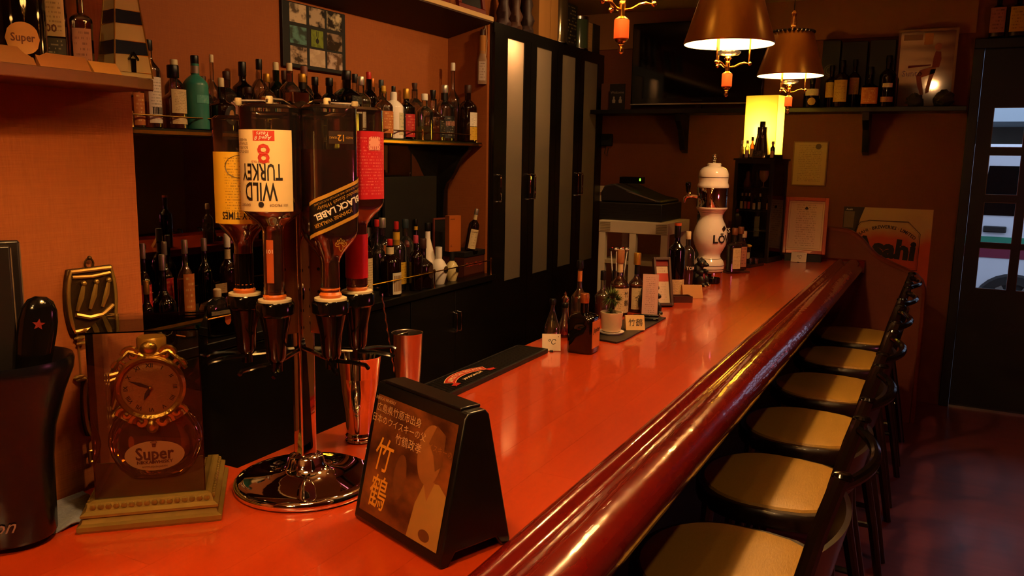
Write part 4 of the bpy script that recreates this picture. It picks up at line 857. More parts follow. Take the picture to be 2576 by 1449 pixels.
bottle('whisky_bottle', 'whisky bottle with cream brush-lettered label and tan cap, behind the plant', (-1.085, 2.98, 0), zat(628, -1.085, 2.98), .036, 'squat', GCLEAR, mat('tan_cap', '#8a5a34', .5), [(.06, .43, .034, L17, .004, None, [('竹', .024, .014, .33, INK, dict(bold=.004)), ('鶴', .024, .014, .2, INK, dict(bold=.004))])], liquid=AMBERD, fill=(.02, .45), rz=radians(-48), band=(.66, .80, mat('cream_neck', '#c9b084', .6)), capr=.0155)
bottle('whisky_bottle', 'whisky bottle with cream brush-lettered label and gold-topped cap', (-1.055, 3.09, 0), zat(636, -1.055, 3.09), .031, 'squat', GCLEAR, C_GOLD, [(.06, .42, .028, L17, -.002, None, [('余', .026, 0, .24, INK, dict(bold=.004))])], liquid=AMBERD, fill=(.02, .45), rz=radians(-50), band=(.64, .80, C_BLACK), capr=.0145)
bottle('whisky_bottle', 'dark bottle half hidden at the left of the brush-lettered pair', (-1.122, 2.90, 0), .18, .03, 'squat', GDIM, C_BLACK, liquid=AMBERD, fill=(.02, .45))
sj = thing('swizzle_glass', 'slim glass holding white and red headed swizzle sticks', 'glass', (-1.13, 3.08, 0)); G().lathe([(.02, 0), (.022, .003), (.025, .16)], seg=20).build('glass', GCLEAR, sj)
for k in range(4):
    a = k * 1.5; t = thing('swizzle_stick', ('swizzle stick with black and white head, leftmost in the glass', 'swizzle stick with white head, second in the glass', 'swizzle stick with white and red head, third in the glass', 'swizzle stick with white head, rightmost in the glass')[k], 'stick', (-1.13, 3.08, .004), group='swizzle sticks'); x, y = -.028 + .018 * k, -.012 + .012 * k
    G().tube([(x * .3, y * .3, 0), (x, y, .232)], .0022, 6).build('rod', C_WHITE, t); G().sphere((x, y, .24), (.008, .012, .006), 10, 6).build('head', C_BLACK if k == 0 else C_WHITE, t); G().sphere((x + .006, y - .004, .246), (.004, .005, .003), 8, 6).build('tip', C_RED if k in (0, 2) else C_BLACK, t)

def bear(x, y, s, rz, label):
    o = thing('bear_figurine', label, 'figurine', (x, y, 0), rz, group='carved black bears'); FUR = mat('carved_black', '#120e0c', .45, bump=.8, nscale=70)
    bm = bmesh.new()
    sph = [((0, 0, .045), (.036, .034, .046)), ((.004, 0, .088), (.028, .028, .03)), ((.024, 0, .118), (.025, .025, .024)), ((.046, 0, .112), (.018, .013, .012)), ((.060, 0, .111), (.006, .006, .006)), ((.012, .02, .138), (.009, .006, .010)), ((.012, -.02, .138), (.009, .006, .010)), ((.03, .024, .03), (.028, .013, .026)), ((.03, -.024, .03), (.028, .013, .026)), ((.03, .026, .075), (.022, .010, .012)), ((.03, -.026, .075), (.022, .010, .012)), ((.048, .024, .01), (.016, .012, .010)), ((.048, -.024, .01), (.016, .012, .010))]
    g = G()
    for c_, r_ in sph: g.sphere(c_, r_, 14, 10)
    g.v = [tuple(q * s for q in p) for p in g.v]
    ob = g.build('body', FUR, o); md = ob.modifiers.new('merge', 'REMESH'); md.mode = 'VOXEL'; md.voxel_size = .0026 * s; md.use_smooth_shade = True
    for sd in (-1, 1):
        e = G().sphere((.038 * s, sd * .0205 * s, .122 * s), (.004 * s, .003 * s, .0045 * s), 10, 6).build('eye', mat('ivory_eye', '#cdbb84', .3), o)
        cl_ = G(); [cl_.tube([(.058 * s, sd * (.016 + .007 * k) * s, .010 * s), (.066 * s, sd * (.016 + .007 * k) * s, .002 * s)], [.002 * s, .0008 * s], 6) for k in range(3)]; cl_.build('claws', mat('ivory_eye', '#cdbb84', .3), o)
    return o
bear(-1.035, 3.92, .92, radians(-12), 'black carved bear with pale eyes, in front of the beer tower')
G().sphere((-.998, 3.905, .042), (.006, .010, .018), 10, 6).build('salmon', mat('pink_salmon', '#8a3048', .4), None); o = bpy.data.objects['salmon']; tag(o, 'small pink carved salmon held by the bear near the tower', 'figurine')
bear(-1.0, 3.06, 1.0, radians(-30), 'black carved bear half hidden behind the upright menu card')
mc = thing('menu_stand', 'narrow pale paper menu upright in a black stand', 'menu', (-.945, 2.93, .006), radians(-74)); HMn = zat(690, -.945, 2.93) - .006
G().box(-.022, -.036, 0, .022, .036, .012).box(-.012, -.036, .012, .006, .036, .02).build('foot', BLACK, mc, bevel=.003)
G().box(-.001, -.029, .012, .001, .029, HMn).build('paper', print_mat('menu_paper', '#c8a79a', '#5a3034', 22, .4, lo=.2, hi=.8), mc, smooth=False); letter('▪▪', .008, lambda u, v: (.0225, u, v), INKW, mc, u0=.02, v0=.006)
bxw = thing('wooden_case', 'open dark wooden case with cream and red card, leaning back', 'case', (-.985, 3.25, .004), radians(-56), ry=radians(-22)); WD = mat('walnut', '#3c1c12', .45, noise=.15, nscale=30)
f = G(); w_, h_ = .036, .205
[f.box(*q) for q in ((-.018, -w_, 0, .012, -w_ + .009, h_), (-.018, w_ - .009, 0, .012, w_, h_), (-.018, -w_ + .009, 0, .012, w_ - .009, .012), (-.018, -w_ + .009, h_ - .012, .012, w_ - .009, h_), (-.018, -w_ + .009, .012, -.012, w_ - .009, h_ - .012))]
f.build('frame', WD, bxw, smooth=False, bevel=.0015)
cc = G().box(-.011, -w_ + .011, .014, -.004, w_ - .011, h_ - .036).build('card', print_mat('cream_card', '#cdb79a', '#7a5438', 14, .3, lo=.25, hi=.75), bxw, smooth=False); G().box(-.004, -w_ + .011, .105, -.0032, w_ - .011, .14).build('red_band', mat('red_band', '#b03a24', .6), cc, smooth=False)
G().box(-.011, -w_ + .009, h_ - .034, -.002, w_ - .009, h_ - .012).build('red_lining', mat('red_lining', '#7a1c16', .7), bxw, smooth=False)
bw = thing('wooden_coaster_box', 'low dark wooden box at the foot of the port bottle', 'box', (-.965, 3.42, 0), radians(-56)); f = G().box(-.03, -.04, 0, .03, .04, .006); [f.box(*q) for q in ((-.03, -.04, .006, -.025, .04, .026), (.025, -.04, .006, .03, .04, .026), (-.025, -.04, .006, .025, -.035, .026), (-.025, .035, .006, .025, .04, .026))]; f.build('body', WD, bw, smooth=False)
bottle('wine_bottle', 'tall dark port bottle with cream label and orange-topped cap', (-1.035, 3.56, 0), zat(560, -1.035, 3.56), .037, 'wine', GBLACK, C_BLACK, [(.03, .235, .035, L_CREAM, .004)], rz=radians(-55), capmat2=None, capr=.0145)
g = G().lathe([(.0152, 0), (.0152, .012)], (-1.035, 3.56, 0), 14); o = g.build('cap_ring', mat('orange_ring', '#c0501c', .5)); o.location.z = zat(560, -1.035, 3.56) - .013; o.parent = bpy.data.objects['wine_bottle']; o.matrix_parent_inverse = Matrix.LocRotScale(Vector((-1.035, 3.56, 0)), Matrix.Rotation(radians(-55), 3, 'Z'), None).inverted()
bottle('gin_bottle', 'brown clear bottle with white printed name behind the port bottle', (-1.07, 3.86, 0), zat(582, -1.07, 3.86), .034, 'std', GDIM, C_CREAM, [(.30, .302, .001, INKW, 0, None, [('TOM', .022, .006, .34, INKW, dict(bold=.01))])], liquid=AMBERD, fill=(.02, .3), rz=radians(-50))
wp = thing('wooden_plaque', 'tan wooden wedge plaque beside the black bear', 'sign', (-.957, 3.55, 0), radians(-58)); G().extrude([(.03, 0), (.0, .055), (-.014, .055), (-.02, 0)], -.045, .045, 'y').build('block', mat('tan_oak', '#a8743a', .5, noise=.15, nscale=30, stretch=(1, .1, 1)), wp, smooth=False, bevel=.0015)
ab = thing('ashtray', 'little black round ashtray at the tower foot', 'ashtray', (-.98, 4.02, 0)); G().lathe([(.028, 0), (.033, .006), (.034, .028), (.03, .03), (.026, .02), (.01, .016)], seg=24).build('bowl', BLACKG, ab)

# ------------------------------------------------------------------ ceramic beer tower and black tap fount
TX, TY = -1.042, 4.165; U = .000513 * 1.01
bt = thing('beer_tower', 'white ceramic beer tower with chrome band and chrome finial', 'beer tower', (TX, TY, 0))
Z = lambda y: (1240 - y) * U
G().lathe([(138 * U, 0), (141 * U, Z(1230)), (141 * U, Z(1165)), (132 * U, Z(1155))], seg=40).build('chrome_foot', CHROME, bt)
G().lathe([(r_ * U, Z(y)) for r_, y in ((130, 1156), (142, 1150), (147, 1120), (146, 1085), (132, 1050), (112, 1030), (104, 1010), (108, 985), (128, 950), (152, 900), (164, 850), (163, 800), (153, 745), (134, 695), (114, 655), (106, 630), (110, 605), (122, 585), (134, 565), (148, 548), (149, 535))], seg=48).build('ceramic_body', WHITEC, bt)
G().lathe([(146 * U, Z(535)), (148 * U, Z(530)), (148 * U, Z(352)), (146 * U, Z(346))], seg=48).build('chrome_band', CHROME, bt)
G().lathe([(r_ * U, Z(y)) for r_, y in ((148, 347), (151, 338), (149, 322), (140, 300), (140, 270), (143, 245), (142, 215), (132, 185), (112, 160), (84, 148), (66, 143), (66, 120), (60, 114), (10, 110))], seg=48).build('lid', WHITEC, bt)
G().lathe([(r_ * U, Z(y)) for r_, y in ((14, 112), (16, 104), (8, 96), (18, 82), (18, 72), (9, 62), (20, 50), (24, 40), (18, 28), (4, 22))], seg=20).build('finial', CHROME, bt)
g = G()
for y, r_ in ((1036, 117), (1100, 148.2), (1135, 146.5), (585, 123.5), (250, 144.5), (566, 135)): G().lathe([(r_ * U, Z(y)), (r_ * U, Z(y - 5))], seg=48).build('black_line', mat('fine_black_line', '#2a1c14', .4), bt)
RBEL = 168 * U; ac = atan2(-TY, -TX)
letter('LÖWENBRÄU', .056, lambda u, v: ((RBEL - abs(v) * .06) * cos(ac + u / RBEL), (RBEL - abs(v) * .06) * sin(ac + u / RBEL), Z(838) + v), INK, bt, u0=.185, bold=.03, xs=1.0)
letter('◆', .034, lambda u, v: ((RBEL - .004) * cos(ac + u / RBEL), (RBEL - .004) * sin(ac + u / RBEL), Z(738) + v), INK, bt, u0=.078)
# tap on the bartender's side
a = radians(200); dx_, dy_ = cos(a), sin(a)
tp = G().tube([(dx_ * q, dy_ * q, Z(440) + dz) for q, dz in ((.072, 0), (.10, .004), (.125, 0), (.135, -.008), (.14, -.03))], [.012, .010, .010, .009, .006], 10).lathe([(.009, Z(440)), (.013, Z(430)), (.007, Z(415)), (.011, Z(405)), (.006, Z(395))], (dx_ * .118, dy_ * .118, 0), 12).build('tap', CHROME, bt)
G().lathe([(.007, Z(398)), (.011, Z(370)), (.015, Z(325)), (.014, Z(305)), (.007, Z(296))], (dx_ * .122, dy_ * .122, 0), 14).build('tap_handle', BLACKG, tp)
gf = thing('tap_fount', 'black sloping tap fount with pale lettering, left of the white tower', 'beer tap', (-1.10, 4.335, 0), radians(-50)); 
G().extrude([(-.03, 0), (.045, 0), (.036, .30), (.02, .315), (-.03, .315)], -.052, .052, 'y').build('housing', BLACKG, gf, bevel=.004)
letter('GUINNESS', .034, lambda u, v: (.0458 - .03 * v, u, v), INKW, gf, u0=.03, v0=.235, bold=.01); G().box(-.03, -.05, .317, .02, .05, .42).build('smoked_top', mat('smoked_brown', '#3a1c0e', .2), gf, bevel=.004)

# ------------------------------------------------------------------ bottles and display cabinet behind the tower
tr2 = G().box(-.05, -.07, 0, .05, .07, .008).build('wooden_tray', WD, smooth=False, bevel=.001); tr2.location = (-.99, 4.50, 0); tr2.rotation_euler.z = radians(-40); tag(tr2, 'small wooden tray under the two square amber bottles', 'tray')
for k, (x, y) in enumerate(((-.985, 4.46), (-.975, 4.56))):
    bottle('liqueur_bottle', ('square amber bottle right behind the tower, wooden stopper', 'square amber bottle with pink label, second behind the tower')[k], (x, y, .008), .235, .031, 'fat', GAMBER, mat('wood_stopper', '#6a3a22', .5), [(.08, .55, .024, L_PINK if k else L_CREAM)], rz=radians(-45), n=7, liquid=AMBERD, fill=(.02, .5), capr=.016)
sl2 = G().box(-.075, -.09, 0, .075, .09, .018).build('stone_slab', mat('dark_stone', '#1c1512', .3), smooth=False, bevel=.003); sl2.location = (-1.0, 4.83, 0); sl2.rotation_euler.z = radians(-15); tag(sl2, 'dark stone slab in front of the glazed cabinet', 'slab')
bottle('bourbon_bottle', 'stubby bourbon bottle with waxy neck, yellow bow and cream band label', (-1.015, 4.83, .018), .18, .042, 'squat', GAMBER, C_CREAM, [(.14, .34, .042, L_CREAM)], rz=radians(-70), liquid=AMBERD, fill=(.02, .42), capr=.017)
g = G(); [g.sphere((-1.015 + s * .026 + .01, 4.80, .118), (.02, .008, .009), 10, 6) for s in (-1, 1)]; tag(g.build('ribbon_bow', mat('yellow_ribbon', '#b8962c', .5)), 'small yellow ribbon bow around the stubby bourbon bottle', 'bow')
for k in range(2):
    sg = thing('shot_glass', ('tiny shot glass on the stone slab, the left one', 'tiny shot glass on the stone slab, the right one')[k], 'glass', (-.962 + .03 * k, 4.80, .018), group='shot glasses on the slab'); G().lathe([(.009, 0), (.010, .004), (.012, .03), (.011, .03), (.009, .006), (.002, .005)], seg=14).build('glass', GCLEAR, sg)

dc = thing('display_cabinet', 'dark glazed display cabinet of miniature bottles at the counter end', 'cabinet', (-1.0, 5.14, 0), radians(-12)); cw, cdp, ch = .118, .115, .612
WN = mat('wenge', '#1a0f09', .4)
f = G().box(-cw, -cdp, 0, cw, cdp, .03).box(-cw, -cdp, ch - .03, cw, cdp, ch - .012).box(-cw - .008, -cdp - .008, ch - .012, cw + .008, cdp + .008, ch)
for sx in (-1, 1):
    for sy in (-1, 1): f.box(min(sx * cw, sx * (cw - .018)), min(sy * cdp, sy * (cdp - .018)), .03, max(sx * cw, sx * (cw - .018)), max(sy * cdp, sy * (cdp - .018)), ch - .03)
f.box(-cw + .018, cdp - .006, .03, cw - .018, cdp, ch - .03).box(-cw, -cdp + .018, .03, -cw + .006, cdp - .018, ch - .03)
f.build('carcass', WN, dc, smooth=False)
for z in (.30, .435, .18): G().box(-cw + .008, -cdp + .01, z, cw - .008, cdp - .008, z + .006).build('shelf', WN, dc, smooth=False)
G().box(-cw + .018, -cdp + .004, .03, cw - .018, -cdp + .007, ch - .03).build('front_pane', ACRYL, dc, smooth=False); G().box(cw - .007, -cdp + .018, .03, cw - .004, cdp - .018, ch - .03).build('side_pane', ACRYL, dc, smooth=False)
Mdc = Matrix.Translation((-1.0, 5.14, 0)) @ Matrix.Rotation(radians(-12), 4, 'Z')
for k, (x, hh, cp, lb_) in enumerate(((-.085, .10, C_WHITE, L_CREAM), (-.06, .10, C_WHITE, L_PINK), (-.038, .10, C_WHITE, L_RED), (-.005, .085, C_BLACK, L_WHITE), (.028, .10, C_WHITE, L_WHITE), (.08, .09, C_BLACK, L_TAN))):
    q = Mdc @ Vector((x, -.06, .306)); bottle('miniature_bottle', 'miniature bottle in the glazed cabinet, %s from left' % ('first', 'second', 'third', 'fourth', 'fifth', 'sixth')[k], q, hh, .0105, 'mini', GBROWN, cp, [(.06, .5, .010, lb_)], rz=radians(-102), group='miniatures inside the glazed cabinet', seg=12)
q = Mdc @ Vector((.03, -.03, .441)); gb = thing('glass_goblet', 'pale goblet on the top shelf of the glazed cabinet', 'glass', q); G().lathe([(.018, 0), (.003, .008), (.003, .03), (.022, .05), (.028, .075), (.027, .10)], seg=20).build('bowl', mat('pale_goblet', '#a89058', .3), gb)
q = Mdc @ Vector((-.07, -.03, .441)); fg = thing('seated_figurine', 'small pinkish figurine on the top shelf of the glazed cabinet', 'figurine', q); G().lathe([(.02, 0), (.024, .02), (.016, .05), (.012, .06), (.015, .075), (.010, .092), (.002, .096)], seg=14).build('body', mat('rose_clay', '#7a4a38', .5), fg)
q = Mdc @ Vector((-.02, .0, .441)); fg = thing('dark_figurine', 'dark figurine in the middle of the cabinet top shelf', 'figurine', q); G().lathe([(.022, 0), (.026, .03), (.018, .07), (.02, .09), (.008, .11)], seg=12).build('body', BLACKM, fg)
q = Mdc @ Vector((.085, .03, .306)); fg = thing('red_pennant', 'small red tapered pouch on the cabinet middle shelf', 'pouch', q); G().loft([[(.012 * cos(a) * s, .03 * sin(a) * s, z) for a in [2 * pi * j / 12 for j in range(12)]] for s, z in ((.3, 0), (.7, .05), (1, .1), (.9, .11))]).build('pouch', mat('crimson', '#8a1c1c', .6), fg)

# yellow lamp box on the cabinet, tequila bottle and miniatures before it
lb = thing('lamp_box', 'glowing yellow box lamp on top of the glazed cabinet', 'lamp', (-1.005, 5.16, ch), radians(-12)); bw_ = .099
mt = bpy.data.materials.new('yellow_lampshade'); mt.use_nodes = True; nt = mt.node_tree; nt.nodes.clear(); out = nt.nodes.new('ShaderNodeOutputMaterial'); tl = nt.nodes.new('ShaderNodeBsdfTranslucent'); df = nt.nodes.new('ShaderNodeBsdfDiffuse'); mxs = nt.nodes.new('ShaderNodeMixShader'); mxs.inputs[0].default_value = .3
tl.inputs[0].default_value = (.98, .82, .30, 1); df.inputs[0].default_value = (.8, .62, .05, 1); nt.links.new(tl.outputs[0], mxs.inputs[1]); nt.links.new(df.outputs[0], mxs.inputs[2]); nt.links.new(mxs.outputs[0], out.inputs[0])
G().box(-bw_ - .004, -.06, 0, bw_ + .004, .06, .025).build('foot', BLACKM, lb, smooth=False)
for q in ((-bw_, -.056, .025, bw_, -.054, .368), (-bw_, .054, .025, bw_, .056, .368), (-bw_, -.054, .025, -bw_ + .002, .054, .368), (bw_ - .002, -.054, .025, bw_, .054, .368)): G().box(*q).build('shade_panel', mt, lb, smooth=False)
G().sphere((0, .01, .12), (.02, .02, .03), 14, 10).build('bulb', mat('lampbox_bulb', '#ffffff', .5, emit='#ffe9a0', es=20), lb)
lt = bpy.data.lights.new('lampbox_light', 'POINT'); lt.energy = 11; lt.color = (1, .88, .60); lt.shadow_soft_size = .03; lo = bpy.data.objects.new('lampbox_light', lt); COL.objects.link(lo); lo.parent = lb; lo.location = (0, -.028, .16)
def topat(x, y): return (Mdc @ Vector((x, y, ch)))
bottle('tequila_bottle', 'trapezoid tequila bottle in front of the glowing yellow lamp', topat(.02, -.07), .215, .048, 'trap', mat('olive_glass', '#3a3206', .08, coat=.5), C_BLACK, [(.06, .22, .028, L_BLK)], rz=radians(-100), n=4, capr=.017)
letter('1800', .024, lambda u, v: (.034 - .14 * (v - .10), u, v), INKW, bpy.data.objects['tequila_bottle'], v0=.125)
for k, (x, hh, cp, gl_, lb_) in enumerate(((-.09, .105, C_WHITE, GCLEAR, L_CREAM), (-.058, .105, C_WHITE, GCLEAR, L_WHITE), (-.028, .125, C_BROWN, GAMBER, L_CREAM), (.098, .10, C_WHITE, GBROWN, L_CREAM))):
    bottle('miniature_bottle', ('miniature bottle at the left corner of the cabinet top', 'miniature bottle with tall white cap, second on the cabinet top', 'miniature bottle with brown cap and cream label before the lamp', 'brown miniature bottle at the right corner of the cabinet top')[k], topat(x, -.09), hh, .013, 'mini', gl_, cp, [(.06, .45, .012, lb_)] if k != 0 else (), rz=radians(-100), group='miniatures on the cabinet top', seg=14, liquid=PALE if gl_ is GCLEAR else None, fill=(.03, .5), capr=.008)

# framed certificate on the counter end
fc = thing('framed_certificate', 'certificate in a reddish wooden frame standing on the counter end', 'picture frame', (-.745, 5.27, 0), radians(-84)); 
G().box(-.05, -.105, 0, .035, .105, .045).build('easel', BLACKM, fc, smooth=False)
T = Matrix.Translation((.02, 0, .045)) @ Matrix.Rotation(radians(-12), 4, 'Y'); FWm = wood('red_frame_wood', '#8a2408', '#b03c10', .5, .1, 2)
W2, H2_, fw_ = .125, .345, .022
f = G(); [f.box(*q) for q in ((-.008, -W2, 0, .010, -W2 + fw_, H2_), (-.008, W2 - fw_, 0, .010, W2, H2_), (-.008, -W2 + fw_, 0, .010, W2 - fw_, fw_), (-.008, -W2 + fw_, H2_ - fw_, .010, W2 - fw_, H2_))]; f.T(T).build('frame', FWm, fc, smooth=False, bevel=.003)
ce = G().box(-.004, -W2 + fw_, fw_, .001, W2 - fw_, H2_ - fw_).T(T).build('certificate', print_mat('cert_paper', '#d8c098', '#8a6a44', 22, .5, lo=.22, hi=.78), fc, smooth=False)
fn = lambda u, v: tuple(T @ Vector((.0016, u, v)))
letter('♠', .022, fn, INK, ce, v0=.278)
bd = G(); u_, a_, b_ = W2 - fw_ - .010, fw_ + .012, H2_ - fw_ - .012
for q in ((-u_, a_, u_, a_ + .001), (-u_, b_ - .001, u_, b_), (-u_, a_, -u_ + .001, b_), (u_ - .001, a_, u_, b_)): bd.poly([fn(q[0], q[1]), fn(q[2], q[1]), fn(q[2], q[3]), fn(q[0], q[3])])
bd.build('border_line', INKB, ce, smooth=False)
# ------------------------------------------------------------------ spirits on the upper shelf (front row, back row)
FR, BK = -2.475, -2.575
SG = 'spirit bottles on the upper shelf'
PLACED = []
def shelf_bottle(px, top, wpx, row, label, kind='std', gl=None, cap=C_BLACK, labels=(), base=None, grp=SG, z0=None, jit=None, **kw):
    z0 = SZ if z0 is None else z0
    pym = (top + 300) / 2 if z0 > .5 else (top + 690) / 2; lim = (-2.625, -2.45) if z0 > .5 else (-2.62, -2.375); best = None
    for X in sorted([lim[0] + .0125 * i for i in range(int((lim[1] - lim[0]) / .0125) + 1)] + [row], key=lambda q: abs(q - row)):
        p = at(px, pym, x=X); r = wpx * pxm(p) / 2 / (1.0 if kw.get('n', 2) < 3 else 1.1); r = min(r, X - (XW + .008)); c_ = (p.x, p.y)
        ov = max([r + q[2] - sqrt((q[0] - X) ** 2 + (q[1] - p.y) ** 2) for q in PLACED if abs(q[3] - z0) < .1] + [0])
        if best is None or ov < best[0] - 1e-6: best = (ov, X, p, r)
        if ov <= .0005: break
    ov, X, p, r = best; r = max(r * .72, r - ov - .0005) if ov > 0 else r
    PLACED.append((X, p.y, r, z0)); h = at(px, top, x=X).z - z0
    lab = []
    for L in labels: lab.append((L[0], L[1], L[2] * r, *L[3:]))
    return bottle('spirit_bottle', label, (X, p.y, z0), h, r, kind, gl or GCLEAR, cap, lab, rz=radians(random.uniform(-12, 6) if jit is None else jit), group=grp, **kw)
random.seed(5)
B = shelf_bottle
B(341, 196, 40, FR, 'short bottle with orange label at the left end of the upper shelf', 'fat', GAMBER, C_GOLD, [(.05, .7, .9, L_ORANGE)])
B(377, 101, 50, FR, 'tall clear bottle with black capsule and white picture label', 'tall', GCLEAR, C_BLACK, [(.06, .58, .9, L_WHITE), (.16, .24, .7, INK, .004)], liquid=AMBERL, fill=(.02, .3))
B(440, 150, 50, BK, 'bottle with cream cap behind the black-capped cream-label bottle', 'std', GAMBER, C_CREAM, [(.2, .5, .9, L_CREAM)])
B(437, 164, 58, FR, 'bottle with black cap and broad cream label, left of the teal bottle', 'squat', GCLEAR, C_BLACK, [(.25, .62, 1.0, L_CREAM), (.08, .2, 1.0, L_CREAM)], liquid=AMBER, fill=(.02, .55), capr=.0205)
TEAL = mat('teal_satin_glass', '#2f7a6c', .35)
B(492, 140, 61, FR, 'satin teal spirits bottle with black cap and silver neck', 'std', TEAL, C_BLACK, [(.36, .47, .7, L_TEALP)], band=(.76, .86, C_SILV), capr=.0145)
B(511, 192, 46, BK, 'clear amber bottle peeping out behind the teal bottle', 'std', GAMBER, C_BROWN)
B(534, 138, 36, BK, 'slender clear bottle with cream cap, right of the teal bottle', 'long', GCLEAR, C_CREAM, liquid=PALE, fill=(.02, .4))
B(557, 196, 66, FR, 'round brown flask with dark oval emblem label', 'squat', GBROWN, C_CREAM, [(.12, .48, .62, mat('emblem_dark', '#140e0a', .5), .006, 'oval'), (.2, .4, .26, mat('emblem_tan', '#a07038', .6), .006, 'oval')], capr=.0115)
B(571, 180, 50, BK, 'amber bottle with brown cap behind the round brown flask', 'std', GAMBER, C_BROWN, [(.3, .5, .5, L_PINK)])
B(611, 156, 50, BK, 'tall black bottle with long black capsule', 'wine', GBLACK, C_BLACK)
B(625, 219, 58, FR, 'conical dark brown bottle with brown stopper before the tall black one', 'cone', GBROWN, C_BROWN)
B(653, 149, 42, BK, 'clear bottle with tall black capsule and pale label', 'std', GCLEAR, C_BLACK, [(.1, .5, .8, L_CREAM)], liquid=AMBERL, fill=(.02, .4))
B(672, 186, 46, FR, 'small bottle with gold cap and yellow square label', 'std', GCLEAR, C_GOLD, [(.1, .52, .8, L_YEL)], liquid=AMBERL, fill=(.02, .6))
B(695, 157, 50, BK, 'dark green bottle with cream capsule', 'std', GGREEN, C_CREAM, [(.1, .5, 1, L_CREAM)], capr=.0125)
B(716, 178, 40, BK, 'brown bottle with brown cap between two cream-capped bottles', 'std', GBROWN, C_BROWN)
B(729, 159, 54, FR, 'bottle with pink-topped cream capsule, left of the photo collage', 'std', GAMBER, C_CREAM, [(.1, .55, 1, L_CREAM)], capr=.0125)
B(766, 167, 46, BK, 'amber bottle with dusky pink cap below the photo collage', 'std', GAMBER, flat('dusky_pink', '#7a4a3c'), [(.1, .5, .9, L_CREAM)])
B(761, 186, 54, FR, 'dark bottle with gold-topped black cap and cream label', 'std', GBLACK, C_GOLD, [(.1, .55, 1, L_CREAM)], band=(.75, .86, C_BLACK))
B(793, 194, 46, FR, 'reddish brown bottle with black capsule below the photo collage', 'std', GBROWN, C_BLACK, [(.1, .45, .9, L_RED)])
B(829, 196, 50, FR, 'dark bottle with black capsule, second below the photo collage', 'std', GBLACK, C_BLACK, [(.1, .45, .9, L_RED)])
B(872, 178, 72, FR, 'big black square-shouldered bottle with white strip label', 'std', GBLACK, C_BLACK, [(.50, .62, .6, L_BLK), (.36, .44, .6, L_WHITE)], n=4)
B(893, 186, 40, BK, 'clear bottle with dark cap behind the big black bottle', 'std', GCLEAR, C_BLACK, liquid=PALE, fill=(.02, .5))
B(908, 193, 50, FR, 'clear bottle with silver cap and yellow-white label', 'std', GCLEAR, C_SILV, [(.12, .5, .8, L_WHITE), (.35, .47, .6, L_YEL, .006)], liquid=PALE, fill=(.02, .55))
B(928, 181, 44, BK, 'bottle with bright red cap in the back row', 'std', GBLACK, C_RED, capr=.0125)
B(937, 198, 54, FR, 'square-bodied bottle with copper cap and broad yellow label', 'std', GCLEAR, C_COPPER, [(.08, .52, .95, L_YEL)], liquid=AMBERL, fill=(.02, .56), n=4)
B(959, 201, 42, BK, 'dark green bottle with dark cap behind the yellow-capped one', 'std', GGREEN, C_BLUE)
B(965, 216, 48, FR, 'clear bottle with yellow cap and orange-brown label', 'std', GCLEAR, C_YEL, [(.1, .52, .9, L_ORANGE)], liquid=AMBER, fill=(.02, .5), capr=.0115)
B(990, 217, 50, FR, 'white ceramic bottle with black stopper and green print', 'std', WHITEC, C_BLACK, [(.08, .5, .5, print_mat('green_art', '#c9bf9a', '#3f7a5a', 6, .4), .004)], band=(.74, .87, C_WHITE), capr=.0105)
B(1022, 223, 44, FR, 'wine-dark bottle with gold capsule and red label', 'wine', GBLACK, C_GOLD, [(.05, .5, .9, L_RED)])
B(1043, 209, 46, BK, 'smoky decanter with flaring dark stopper', 'std', GDIM, C_BROWN, [(.05, .42, .8, L_GREY)], capr=.0105, cape=.5)
B(1068, 236, 44, FR, 'clear bottle with small white cap among the dark ones', 'std', GCLEAR, C_WHITE, liquid=PALE, fill=(.02, .3))
B(1089, 227, 62, FR, 'round clear decanter with black flanged stopper', 'squat', GCLEAR, C_BLACK, [(.08, .42, .6, L_BLK, .01)], liquid=AMBERD, fill=(.02, .3), capr=.0125, cape=.35)
B(1118, 214, 52, FR, 'clear bottle with silver-topped black neck and pink strip label', 'std', GCLEAR, C_SILV, [(.06, .45, .9, L_BLK), (.28, .36, .8, L_PINK, .002)], band=(.70, .86, C_BLACK))
B(1139, 158, 40, BK, 'very tall slender clear bottle with white cap', 'long', GCLEAR, C_WHITE)
B(1146, 256, 44, FR, 'bottle with wide flat black cap and pink label', 'fat', GCLEAR, C_BLACK, [(.06, .6, .9, L_PINK)], capr=.026)
B(1177, 214, 48, FR, 'dark bottle with white and yellow label at the right end', 'std', GBROWN, C_BROWN, [(.28, .52, .85, L_WHITE, .003), (.04, .27, .85, L_YEL, .003)])
t = thing('neck_tag', 'small yellow paper tag on the rightmost shelf bottle', 'tag', (FR + .02, at(1172, 250, x=FR).y, SZ + .175)); G().add([(0, -.006, 0), (.002, .006, .008), (.004, .01, .04), (.001, -.002, .034)], [(0, 1, 2, 3)]).build('paper', C_YEL, t, smooth=False)

